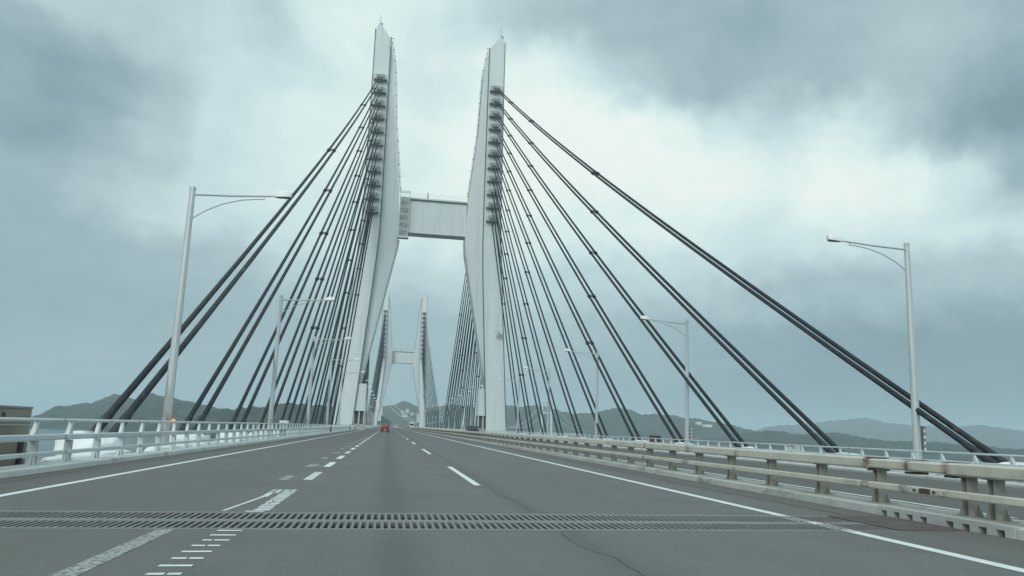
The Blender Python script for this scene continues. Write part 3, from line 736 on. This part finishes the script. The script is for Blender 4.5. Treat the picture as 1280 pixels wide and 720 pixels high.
    cb = m.build('crossbeam', 'tower', T)
    m = MB(); m.box(xc-hw, xc+hw, y0-1.78, y0-1.752, 60.3, 60.6); m.box(xc-hw, xc+hw, y0-1.53, y0-1.502, 51.25, 51.42); m.build('dark_edge', 'rail_dark', cb)  # thin dark strips along the crossbeam's top and bottom edges
    m = MB()
    for zz in (61.6, 62.2): m.tube([(xc-hw+3, y0-1.6, zz), (xc+hw, y0-1.6, zz)], .03, 5)
    for i in range(9): m.box(xc-hw+3+i*1.85-.02, xc-hw+3+i*1.85+.02, y0-1.62, y0-1.58, 61.0, 62.2)
    m.build('handrail', 'rail_white', cb)
    m = MB(); m.tube([(xc-1.6, y0-1.2, 61), (xc-1.6, y0-1.2, 62.8)], [.16, .1], 6); m.build('beacon', 'rail_dark', cb)
    # white lattice hoist cage on the crossbeam's end
    m = MB(); x0, x1, ya, yb, za0, zb0 = xc-hw+.15, xc-hw+2.5, y0-3.2, y0-1.8, 49.9, 62.2
    for xx in (x0, x1):
        for yy in (ya, yb): m.box(xx-.1, xx+.1, yy-.1, yy+.1, za0, zb0)
    nl = 6
    for i in range(nl+1):
        z = za0+.1+(zb0-za0-.2)*i/nl
        for yy in (ya, yb): m.box(x0+.101, x1-.101, yy-.07, yy+.07, z-.09, z+.09)
        if i < nl:
            z2 = za0+.1+(zb0-za0-.2)*(i+1)/nl
            a, b = ((x0+.12, z+.1), (x1-.12, z2-.1)) if i % 2 else ((x1-.12, z+.1), (x0+.12, z2-.1))
            m.tube([(a[0], ya, a[1]), (b[0], ya, b[1])], .06, 5)
    m.box(x0-.25, x1+.25, ya-.25, yb+.04, za0-.45, za0-.001)
    m.box(x0+.101, x1-.101, yb-.02, yb+.04, za0+.2, 60.9, 1); m.box(x0-.2, x1+.2, ya-.2, yb, za0-.46, za0-.451, 1)  # darker back panel added to shade the cage gaps; darker sheet underneath
    m.build('hoist_cage', ['lattice', 'platform'], cb)
    return T
T1, T2 = 205.0, 645.0
cable_tower(T1, XC-.15, True)
cable_tower(T2, XC-.15+off(T2)+.2, False)

# ------------------------------------------------------------------ stay cables: pairs of dark sheathed strands with clamps
HEX = []
def stay(tower_y, xct, side, near, i, label, group, detail):
    z1 = za(i)-.2; y1 = tower_y + (-4.0 if near else 4.0)
    Yb = tower_y + ((-1 if near else 1)*(171.8 - 13.83*i) if near == (tower_y < 400) else (-1 if near else 1)*(215 - 17.2*i))
    zb = .10
    xb = XC + off(Yb) + side*(20.1 if side > 0 else 19.75); xt = xct + side*float(col_x(z1, side))
    Lc = math.dist((xb, Yb, zb), (xt, y1, z1)); sag = min(1.75*(Lc/195)**2, 2.0)
    def pt(t, o):
        return Vector((xb+(xt-xb)*t + o, Yb+(y1-Yb)*t, zb+(z1-zb)*t - 4*sag*t*(1-t)))
    T = thing('stay_cable', (xb, Yb, zb), label, 'stay cable', group)
    sp = .36
    r0 = .155
    for o in (-sp, sp):
        m = MB(); n = 14 if detail else 8
        ts = [-.006] + [k/n for k in range(1, n)] + [1]
        m.tube([pt(t, o) for t in ts], r0, 8 if detail else 6); st = m.build('strand', 'cable', T, smooth=True)
        if detail and near:
            m = MB(); m.tube([pt(t, o) for t in (-.008, .012)], .19, 10); m.tube([pt(.0121, o), pt(.0155, o)], [.19, .16], 10)
            smooth_by_angle(m.build('anchor_sleeve', 'cable', st))
    if detail:
        # clamps stand at fixed reaches from the tower
        for reach in (28, 58, 112):
            t = 1 - reach/Lc*1.0
            if t < .12: continue
            m = MB(); p, q = pt(t, -sp), pt(t, sp); d = (pt(t+.001, 0)-pt(t, 0)).normalized()*.22
            m.tube([p-d, p+d], .25, 8); m.tube([q-d, q+d], .25, 8)
            m.tube([p+Vector((.18, 0, 0)), q-Vector((.18, 0, 0))], .07, 6); m.tube([p+Vector((.18, 0, .18)), q+Vector((-.18, 0, .18))], .05, 6)
            m.build('clamp', 'clamp', T)
    return T
for ti, ty in enumerate((T1, T2)):
    xct = XC - .15 + (off(ty)+.2 if ti else 0)
    for near in (True, False):
        for side in (-1, 1):
            where = 'beside the merging lane' if side < 0 else 'beyond the opposite carriageway'
            for i in range(NT):
                if ti == 0:
                    fan = 'near fan ' if near else 'rear fan '
                    lab = ('thick dark ' if near and i < 3 else 'dark ') + 'stay cable, ' + ('outermost' if i == 0 else ORD[i] + ' from outside') + ' in the ' + fan + where
                else:
                    lab = 'hazy thin stay cable of the ' + ('near' if near else 'rear') + ' fan on the far tower, ' + ('shoulder side' if side < 0 else 'opposite side')
                stay(ty, xct, side, near, i, lab, 'twin stay cables of the large tower' if ti == 0 else ('near ' if near else 'rear ') + ('shoulder' if side < 0 else 'opposite') + ' fan of the far tower', ti == 0)

# white hoods over the cable feet
def dome(m, cx, cy, cz, rx, ry, rz, seed, nu=36, nv=14):
    vs, fs = [], []
    for j in range(nv+1):
        ph = math.pi/2*j/nv
        for i in range(nu):
            th = 2*math.pi*i/nu; e = .72
            sx = math.copysign(abs(math.cos(th))**e, math.cos(th)); sy = math.copysign(abs(math.sin(th))**e, math.sin(th))
            k = math.cos(ph)**.55; zz = math.sin(ph)**.8
            nn = 1 + .17*mnoise.noise(Vector((sx*1.7+seed, sy*2.2, zz*1.8))) + .10*mnoise.noise(Vector((sx*4.1+seed, sy*5.2, zz*4.8)))
            vs.append((cx+rx*sx*k*nn, cy+ry*sy*k*nn, cz+rz*zz*nn))
    for j in range(nv):
        for i in range(nu): fs.append((j*nu+i, j*nu+(i+1) % nu, (j+1)*nu+(i+1) % nu, (j+1)*nu+i))
    fs.append(tuple(range(nu-1, -1, -1))); fs.append(tuple(range(nv*nu, (nv+1)*nu)))
    m.add(vs, fs)
for side in (-1, 1):
    for i in range(NT):
        y = T1 - (171.8 - 13.83*i); x = XC + side*(20.1 if side > 0 else 19.75)
        m = MB(); big = .66 if i == 0 and side < 0 else 1
        yo = -.75 if i == 0 and side < 0 else -.3
        dome(m, x + (.15 if side < 0 else 0), y+yo, -.62, 1.15, 1.75*big, (1.0 if i else 1.12) if side < 0 else 1.2, i*3.1+side)
        o = m.build('cable_hood', 'snow_white', None, at=(x, y+yo, -.62), smooth=True)
        tag(o, 'rounded white hood at the foot of the %s stay cable %s' % ('outermost' if i == 0 else ORD[i], 'beside the merging lane' if side < 0 else 'beyond the opposite carriageway'), 'cable hood', 'white hoods over the cable feet')
# low white heaps lying behind the kerb
def heap(x, y, z, rx, ry, rz, seed, label):
    m = MB(); dome(m, x, y, z, rx, ry, rz, seed, 20, 5)
    tag(m.build('snow_heap', 'snow_white', None, at=(x, y, z), smooth=True), label, 'snow heap', 'low white heaps behind the kerbs')
heap(-8.85, 24.4, -.055, .34, 1.5, .14, 1, 'low white heap behind the kerb just past the brown board wall')
heap(-8.85, 28.1, -.055, .32, 1.5, .17, 2, 'low white heap behind the kerb under the outermost hood')
heap(-8.85, 34.5, -.055, .34, 2.4, .17, 3, 'low white heap behind the kerb just before the nearest lamp post')
heap(-8.85, 42.5, -.055, .34, 3.0, .16, 4, 'low white heap behind the kerb just past the nearest lamp post')
heap(-8.85, 53, -.055, .34, 4.0, .18, 5, 'long low white heap behind the kerb between first and second lamp posts')
for i in range(14):
    y = 19 + i*2.75
    heap(25.62, y, -.22, .32, 1.55, .42 + .1*(i % 3), 20+i, 'low white heap along the opposite kerb, ' + ('nearest of its line' if i == 0 else ORD[i] + ' of its line from the nearest'))

# ------------------------------------------------------------------ roadside things
bw = thing('board_wall', (-9.35, 18, -.3), 'weathered brown board wall standing behind the white fence', 'wall')
m = MB()
for i, (z0, z1) in enumerate(((-.28, .07), (.10, .49), (.52, .915), (.945, 1.33))):
    m.cbox(-9.27, -9.12, 9, 22.35, z0, z1, .012)
m.build('board', 'board', bw)
m = MB(); m.box(-9.29, -9.10, 9, 22.37, 1.331, 1.385); m.build('cap_board', 'board', bw)
m = MB(); m.box(-9.115, -9.05, 21.82, 22.0, -.28, .50); m.box(-9.115, -9.05, 13, 13.15, -.28, 1.3); m.build('post', 'board_dark', bw)
m = MB()
for y in (20.3, 20.9, 14, 16): m.tube([(-9.12, y, -.16), (-9.09, y, -.16)], .035, 8)
for y, z in ((19.9, 1.18), (20.4, 1.2), (20.75, 1.17)): m.box(-9.119, -9.105, y, y+.16, z-.06, z+.05)
m.build('bolt', 'board_dark', bw)

cb = thing('control_cabinet', (-9.45, 76.5, -.3), 'grey roadside cabinet with pale cap behind the white fence', 'cabinet')
m = MB(); m.cbox(-9.78, -9.12, 76.2, 76.8, -.30, 1.12, .02); m.build('body', 'cabinet', cb)
m = MB(); m.cbox(-9.84, -9.06, 76.1, 76.9, 1.121, 1.36, .04); m.build('cap', 'lamp_head', cb)
m = MB(); m.box(-9.74, -9.16, 76.185, 76.199, -.2, .55); m.build('door', 'cabinet_dark', cb)
sb = thing('equipment_box', (26.2, 75, -.25), 'small dark box rising above the far guard fence by a stay cable foot', 'equipment box')
m = MB(); m.cbox(25.75, 26.75, 76.0, 76.6, .25, 1.28, .03); m.build('body', 'cabinet_dark', sb)
m = MB(); m.cbox(26.80, 27.2, 76.0, 76.5, .25, 1.16, .03); m.build('side_box', 'cabinet', sb)
m = MB(); m.box(25.9, 26.1, 76.2, 76.4, -.6, .249); m.box(26.4, 26.6, 76.2, 76.4, -.6, .249); m.build('leg', 'cabinet', sb)
for i, (x, y, z) in enumerate(((-9.62, 38.3, 1.10), (-9.6, 61.8, 1.06), (-9.6, 91.7, 1.0), (-9.6, 120, .95))):
    t = thing('delineator', (x, y, -.62), ['glowing amber marker light at the foot of the nearest lamp post', 'small amber marker on a stalk between first and second lamp posts', 'small amber marker on a stalk past the second lamp post', 'small amber marker on a stalk past the third lamp post'][i], 'delineator', 'amber markers along the white fence')
    m = MB(); m.tube([(x, y, -.62), (x, y, z-.1)], .03, 6); m.build('stalk', 'lamp', t)
    m = MB(); m.tube([(x, y-.06, z), (x, y-.03, z), (x, y+.03, z)], [.06 if i else .07, .085 if i else .095, .085 if i else .095], 14); m.build('lens', 'amber' if i == 0 else 'amber_dull', t)
    m = MB(); m.tube([(x, y+.031, z), (x, y+.07, z)], (.11 if i == 0 else .095), 14); m.build('housing', 'cabinet', t)
for i, (x, y) in enumerate(((-7.98, 118), (-7.98, 178))):
    t = thing('marker_post', (x, y, .02), ['dark slim marker post on the kerb before the large tower', 'dark slim marker post on the kerb beside the large tower leg'][i], 'marker post', 'slim marker posts on the pale kerb')
    m = MB(); m.tube([(x, y, .02), (x, y, 1.25)], [.10, .075], 8); m.build('shaft', 'cabinet_dark', t)
    m = MB(); m.tube([(x, y, .8), (x, y, .98)], .092, 8); m.build('reflective_band', 'lamp_head', t)

# ------------------------------------------------------------------ vehicles
def car(x, y, face, paint, label, H=1.62, Wd=1.60, Ln=3.5, zg=None, group=None, tall=True, name='parked_car'):
    z0 = zroad(x-off(y)) if zg is None else zg
    t = bpy.data.objects.new(name, None); COL.objects.link(t); t.location = (x, y, z0); t.rotation_euler.z = 0 if face > 0 else math.pi
    tag(t, label, 'car', group)
    def b(mb, nm, mt, par=None, sm=0):
        o = mb.build(nm, mt, None); o.parent = par or t
        if sm: smooth_by_angle(o, sm)
        return o
    h = Wd/2; l = Ln/2                            # +y is the direction of travel
    def loft(rows, mi=0):
        m = MB(); n = len(rows[0]); vs = [p for q in rows for p in q]
        m.add(vs, [(i*n+k, i*n+(k+1) % n, (i+1)*n+(k+1) % n, (i+1)*n+k) for i in range(len(rows)-1) for k in range(n)] + [tuple(range(n)), tuple(range(len(vs)-1, len(vs)-n-1, -1))]); return m
    def sec(y, hw, za_, zb_, c=.10): return [(-hw+c, y, za_), (hw-c, y, za_), (hw, y, za_+c), (hw, y, zb_-c), (hw-c*.8, y, zb_), (-hw+c*.8, y, zb_), (-hw, y, zb_-c), (-hw, y, za_+c)]
    hb = H*.56
    m = loft([sec(-l, h*.90, .30, hb-.04), sec(-l+.12, h*.98, .22, hb+.02), sec(-l*.3, h, .20, hb+.03), sec(l*.45, h, .20, hb), sec(l-.25, h*.96, .22, hb-.18), sec(l, h*.85, .30, hb-.32)])
    rf = loft([sec(-l+.08, h*.86, hb+.021, hb+.10, .03), sec(-l+.28, h*.80, hb+.022, H-.05, .08), sec(-l*.2, h*.80, hb+.0225, H, .08), sec(l*.18, h*.78, hb+.02, H-.04, .08), sec(l*.62, h*.84, hb-.02, hb+.06, .03)])
    k = len(m.v); m.v += rf.v; m.f += [tuple(i+k for i in f) for f in rf.f]; m.m += rf.m
    body = b(m, 'body', paint, None, 30)
    m = MB(); m.add([(-h*.72, -l+.070, hb+.12), (h*.72, -l+.070, hb+.12), (h*.66, -l+.215, H-.15), (-h*.66, -l+.215, H-.15)], [(0, 1, 2, 3)]); b(m, 'rear_window', 'glass')
    m = MB(); m.add([(-h*.70, l*.63, hb+.09), (h*.70, l*.63, hb+.09), (h*.66, l*.265, H-.12), (-h*.66, l*.265, H-.12)], [(0, 1, 2, 3)]); b(m, 'windscreen', 'glass')
    for s in (-1, 1):
        m = MB(); m.box(*sorted((s*h*.79, s*(h*.835))), -l+.45, -l*.12, hb+.13, H-.17); m.box(*sorted((s*h*.79, s*(h*.835))), -l*.06, l*.30, hb+.13, H-.17); b(m, 'side_window', 'glass')
        m = MB(); m.box(*sorted((s*h*.72, s*h*.93)), -l-.015, -l+.10, hb-.22, hb+.0); b(m, 'tail_light', 'tail')
        m = MB(); m.box(*sorted((s*h*1.0, s*(h+.17))), l*.36, l*.44, hb+.03, hb+.17); b(m, 'mirror', paint)
        m = MB(); m.box(*sorted((s*h*.45, s*h*.82)), l-.10, l+.012, hb-.42, hb-.30); b(m, 'headlight', 'lamp_head')
        for yy in (-l*.62, l*.62):
            m = MB(); m.tube([(s*(h-.19), yy, .29), (s*(h+.005), yy, .29)], .29, 16); w = b(m, 'wheel', 'rubber')
            m = MB(); m.tube([(s*(h-.02), yy, .29), (s*(h+.012), yy, .29)], .18, 12); b(m, 'rim', 'rim', w)
    m = MB(); m.cbox(-h*.92, h*.92, -l-.06, -l+.08, .30, .52, .03); b(m, 'bumper', paint if tall else 'cabinet')
    m = MB(); m.box(-.17, .17, -l-.075, -l-.061, .40, .565) ; b(m, 'number_plate', 'plate')
    return t
car(-.38, 152, 1, 'red', 'small red car driving ahead in the middle lane', 1.56, 1.58, 3.4, name='red_car')
car(3.6, 330, 1, 'silver', 'distant white car driving ahead in the lane by the median', 1.7, 1.75, 4.4, name='car', tall=False)
car(.4+off(430), 430, 1, 'charcoal', 'distant dark car driving ahead beyond the red one', 1.5, 1.7, 4.3, name='car', tall=False)
car(13.0, 122, -1, 'charcoal', 'dark car oncoming on the opposite carriageway beside the large tower', 1.68, 1.8, 4.5, name='car', tall=False)
tk = bpy.data.objects.new('truck', None); COL.objects.link(tk); tk.location = (11.9+off(400), 400, zroad(12)); tag(tk, 'distant oncoming truck with cream box body on the opposite carriageway', 'truck')
def tb(mb, nm, mt, par=None): o = mb.build(nm, mt, None); o.parent = par or tk; return o
m = MB(); m.cbox(-1.15, 1.15, -1.6, 5.5, .95, 3.3, .04); tb(m, 'cargo_box', 'truck_box')
m = MB(); m.prism_x([(-3.5, .5), (-1.7, .5), (-1.7, 2.7), (-3.1, 2.7), (-3.5, 1.6)], -1.1, 1.1); cbn = tb(m, 'cab', 'silver')
m = MB(); m.add([(-1, -3.51, 1.62), (1, -3.51, 1.62), (.95, -3.14, 2.6), (-.95, -3.14, 2.6)], [(0, 1, 2, 3)]); tb(m, 'windscreen', 'glass', cbn)
m = MB(); m.box(-.9, .9, -1.69, 5.4, .6, .94); tb(m, 'chassis', 'cabinet_dark')
for s in (-1, 1):
    for yy in (-2.6, 3.2, 4.3):
        m = MB(); m.tube([(s*.8, yy, .48), (s*1.12, yy, .48)], .48, 14); w = tb(m, 'wheel', 'rubber')

# ------------------------------------------------------------------ sea, hills and the far shore
WZ = -45.0
m = MB(); R_ = 13500
m.add([(-R_, -4000, WZ), (R_, -4000, WZ), (R_, 13500, WZ), (-R_, 13500, WZ)], [(0, 1, 2, 3)])
tag(m.build('water', 'water'), kind='structure')
def hill(pts, dist, depth, seed, rough=1.0, step=1.5, zadd=0):
    """a ridge whose crest stands at `dist`, with slopes in front and behind"""
    pts = sorted(pts); xs = np.arange(pts[0][0], pts[-1][0]+.1, step)
    ys = np.interp(xs, [p[0] for p in pts], [p[1] for p in pts])
    rows = [-1, -.8, -.6, -.45, -.3, -.18, -.08, 0, .12, .3, .6, 1]
    vs = []
    for x, y in zip(xs.tolist(), ys.tolist()):
        c = at_dist(x, y, dist); rd = Vector((c.x, c.y, 0)).normalized()
        for s in rows:
            p = Vector((c.x, c.y, 0)) + rd*s*depth
            hgt = max(c.z - WZ, 0) * (1-abs(s)**1.25)
            n = mnoise.fractal(Vector((p.x/420+seed, p.y/420, seed)), 1.0, 2.1, 5)
            jj = mnoise.noise(Vector((p.x/14, p.y/14, seed)))*5.5*rough + mnoise.noise(Vector((p.x/60, p.y/60, seed+9)))*4*rough
            dz = n*.26*hgt*(min(1, abs(s)*3.0)) + jj*min(1, hgt/40)
            vs.append((p.x, p.y, WZ - 2 + max(0, hgt+dz)))
    n = len(rows); m = MB()
    m.add(vs, [(i*n+k, (i+1)*n+k, (i+1)*n+k+1, i*n+k+1) for i in range(len(xs)-1) for k in range(n-1)])
    o = m.build('hill', 'forest', None, smooth=True); tag(o, kind='structure'); return o
hill([(-60, 528), (20, 527), (38, 521), (50, 517), (70, 508), (95, 505), (115, 503), (130, 497), (142, 493), (152, 493.5), (165, 498), (175, 500), (190, 500), (230, 506), (290, 520), (330, 530)], 3100, 480, 1.3, 1.1)
hill([(150, 520), (168, 499), (176, 495), (186, 491), (196, 492), (215, 496), (235, 501), (252, 505), (275, 509), (300, 514), (350, 528)], 2650, 400, 4.1, 1.1)
hill([(225, 528), (250, 516), (262, 511), (282, 508.5), (320, 508), (345, 506), (357, 502), (376, 501.5), (395, 505), (420, 507), (450, 509), (475, 516), (490, 528)], 1750, 300, 7.7)
hill([(440, 522), (460, 512), (477, 507), (487, 506), (494, 505.5), (500, 503), (506, 501), (512, 503), (520, 507), (533, 509), (550, 507), (570, 505), (590, 507), (612, 512), (640, 526)], 3900, 500, 2.2)
hill([(560, 530), (590, 515), (615, 507), (632, 505), (650, 508), (670, 506), (690, 510), (712, 516), (740, 526), (760, 540)], 3700, 450, 5.5)
hill([(680, 532), (700, 520), (720, 517), (740, 515), (752, 513), (770, 509), (786, 511), (800, 517), (830, 517), (850, 520), (870, 523), (900, 528), (925, 533), (950, 540), (970, 549), (985, 556)], 3700, 520, 9.2)
hill([(870, 556), (900, 546), (930, 541), (960, 538), (1003, 542), (1043, 540), (1087, 547), (1127, 551), (1177, 552), (1222, 557), (1300, 561), (1400, 566)], 2900, 380, 3.3, .9)
hill([(920, 545), (960, 533), (1000, 530), (1027, 527), (1055, 524), (1083, 521.5), (1107, 528), (1147, 532), (1193, 533), (1227, 531), (1277, 538), (1330, 543), (1420, 556)], 7400, 850, 6.6, 1.2)
def shed(x, y, dist, w, d_, h_, label, rot=0.0, mt='shed', name='shed'):
    p = at_dist(x, y, dist); t = thing(name, p, label, 'building', None)
    m = MB(); m.box(p.x-w/2, p.x+w/2, p.y-d_/2, p.y+d_/2, p.z-8, p.z+h_); m.build('wall', mt, t)
    m = MB(); m.prism_y([(p.x-w/2-1, p.z+h_+.01), (p.x+w/2+1, p.z+h_+.01), (p.x, p.z+h_+h_*.5)], p.y-d_/2-1, p.y+d_/2+1); m.build('roof', mt, t)
shed(873, 528.5, 3540, 22, 20, 3, 'long pale shed on the wooded hill, nearest its lamp post')
shed(884, 531.5, 3480, 36, 20, 2.5, 'long pale shed lower on the wooded hill slope')
shed(811, 517, 3680, 22, 16, 2.5, 'small pale shed on the crest of the wooded hill')
shed(962, 545, 3600, 40, 20, 5, 'small pale shed at the low end of the wooded hill', mt='rock')
shed(183, 525, 2450, 40, 24, 11, 'small pale building on the shore under the hill by the nearest lamp post')
shed(197, 527, 2450, 70, 24, 6, 'long low white building on the shore under the hill')
for i, (x, y, w, h_) in enumerate(((503, 515, 20, 14), (509, 514, 26, 20), (515, 517, 22, 10), (506, 519, 40, 8))):
    shed(x, y, 3300, w*.6, 12, h_*.35, ['hazy pale block on the hillside ahead, first of a cluster', 'tallest hazy pale block on the hillside ahead', 'hazy pale block on the hillside ahead, closest to the far tower', 'wide hazy pale block on the hillside ahead, lowest of a cluster'][i], mt='rock', name='building')
for i, (x, y, w) in enumerate(((917, 545, 9), (931, 547.5, 7), (1028, 558, 8), (1043, 560, 10))):
    shed(x, y, 3560 if i < 2 else 2750, w, 8, 2.0, 'tiny pale house on the low far shore, ' + ORD[i] + ' from the wooded hill', mt='rock', name='house')
# harbour building and boats
p = at_dist(993, 563, 2350); t = thing('harbour_building', (p.x, p.y, WZ), 'pale stepped building on the far shore beyond the far guard fence', 'building')
m = MB(); m.box(p.x-22, p.x+24, p.y-10, p.y+10, WZ-1, WZ+24); m.build('wall', 'rock', t)
m = MB(); m.box(p.x-19, p.x-9, p.y-8, p.y+8, WZ+24.01, WZ+30); m.build('tower_block', 'rock', t)
m = MB(); m.box(p.x+3, p.x+13, p.y-8, p.y+8, WZ+24.01, WZ+37); m.build('tower_block', 'rock', t)
def boat(x, y, dist, k, label):
    p = at_dist(x, y, dist); t = thing('boat', (p.x, p.y, WZ), label, 'boat', 'boats on the sea')
    m = MB(); rows = []
    for u, hw, zt in ((-1, .7, 2.6), (-.4, 1, 2.4), (.4, .95, 2.7), (.8, .5, 3.2), (1, .04, 3.6)):
        X = p.x + u*17*k; rows.append([(X, p.y-hw*4*k*.6, WZ-1), (X, p.y+hw*4*k*.6, WZ-1), (X, p.y+hw*4*k, WZ+zt*k), (X, p.y-hw*4*k, WZ+zt*k)])
    vs = [q for r_ in rows for q in r_]; m.add(vs, [(i*4+j, i*4+(j+1) % 4, i*4+4+(j+1) % 4, i*4+4+j) for i in range(4) for j in range(4)] + [(0, 1, 2, 3), (19, 18, 17, 16)]); m.build('hull', 'boat', t)
    m = MB(); m.box(p.x-9*k, p.x+5*k, p.y-2.6*k, p.y+2.6*k, WZ+2.2*k, WZ+5.6*k); m.box(p.x-2*k, p.x+4*k, p.y-2*k, p.y+2*k, WZ+5.61*k, WZ+9*k); m.build('cabin', 'boat', t)
    m = MB(); m.tube([(p.x, p.y, WZ+9*k), (p.x, p.y, WZ+15*k)], [.8*k, .4*k], 6); m.build('mast', 'boat', t)
boat(88, 524, 3600, 1.25, 'small white boat with a mast off the hilly shore')

# ------------------------------------------------------------------ suspension bridge in the haze
sbm = thing('suspension_bridge', at_dist(589, 536, 2250), 'hazy white suspension bridge with portal towers curving away ahead', 'bridge')
TW = [(474, 486, 533, 2150), (589, 484, 537, 2300), (684, 501, 541, 3000), (772, 520, 545, 3700)]
tops = []
for x, yt, yb, dd in TW:
    a = at_dist(x, yt, dd); b_ = Vector((a.x, a.y, 0)); tops.append(a)
for i, a in enumerate(tops):
    dr = (tops[min(i+1, 3)] - tops[max(i-1, 0)]); dr.z = 0; dr.normalize(); pr = Vector((dr.y, -dr.x, 0))
    if i == 3: continue
    m = MB(); hw = 17
    for s in (-1, 1):
        q = a + pr*s*hw; q2 = Vector((a.x, a.y, WZ)) + pr*s*(hw+4)
        m.tube([q2, q], [5.0, 3.4], 4)
    for f_ in (1.0, .60, .30):
        q = Vector((a.x, a.y, a.z*f_ - (3 if f_ == 1 else 0)))
        if f_ > .3: m.tube([q-pr*hw, q+pr*hw], 2.6, 4)
    m.build('tower', 'sus', sbm)
for s in (-1, 1):
    for i in range(3):
        a, c = tops[i], tops[i+1]; dr = (c-a); dr.z = 0; dr.normalize(); pr = Vector((dr.y, -dr.x, 0))*s*17
        P = []
        for k in range(25):
            t = k/24; z = 10 + ((2*t-1)**2)*((a.z if t < .5 else c.z)-10)
            q = a.lerp(c, t); P.append(Vector((q.x, q.y, z)) + pr)
        m = MB(); m.tube(P, .75, 5, caps=False); m.build('main_cable', 'sus', sbm)
m = MB()
for i in range(3):
    a, c = tops[i], tops[i+1]; dr = (c-a); dr.z = 0; dr.normalize(); pr = Vector((dr.y, -dr.x, 0))
    vs = []
    for q in (a, c):
        for w_, z in ((-15, -12), (15, -12), (15, -1), (-15, -1)): vs.append((q.x+pr.x*w_, q.y+pr.y*w_, z))
    m.add(vs, [(0, 1, 2, 3), (4, 7, 6, 5), (0, 4, 5, 1), (1, 5, 6, 2), (2, 6, 7, 3), (3, 7, 4, 0)])
m.build('deck', 'sus', sbm)

# ------------------------------------------------------------------ air
HZ = 14000
m = MB(); m.box(-HZ, HZ, -4300, HZ, WZ-3, 300)
hz = m.build('haze', [], None)
hm = bpy.data.materials.new('haze'); hm.use_nodes = True
t_ = hm.node_tree; t_.nodes.clear()
pv = t_.nodes.new('ShaderNodeVolumePrincipled'); pv.inputs['Color'].default_value = (.78, .93, 1.0, 1); pv.inputs['Density'].default_value = 1.45e-4
ou = t_.nodes.new('ShaderNodeOutputMaterial'); t_.links.new(pv.outputs[0], ou.inputs['Volume'])
hz.data.materials.append(hm); tag(hz, kind='stuff')
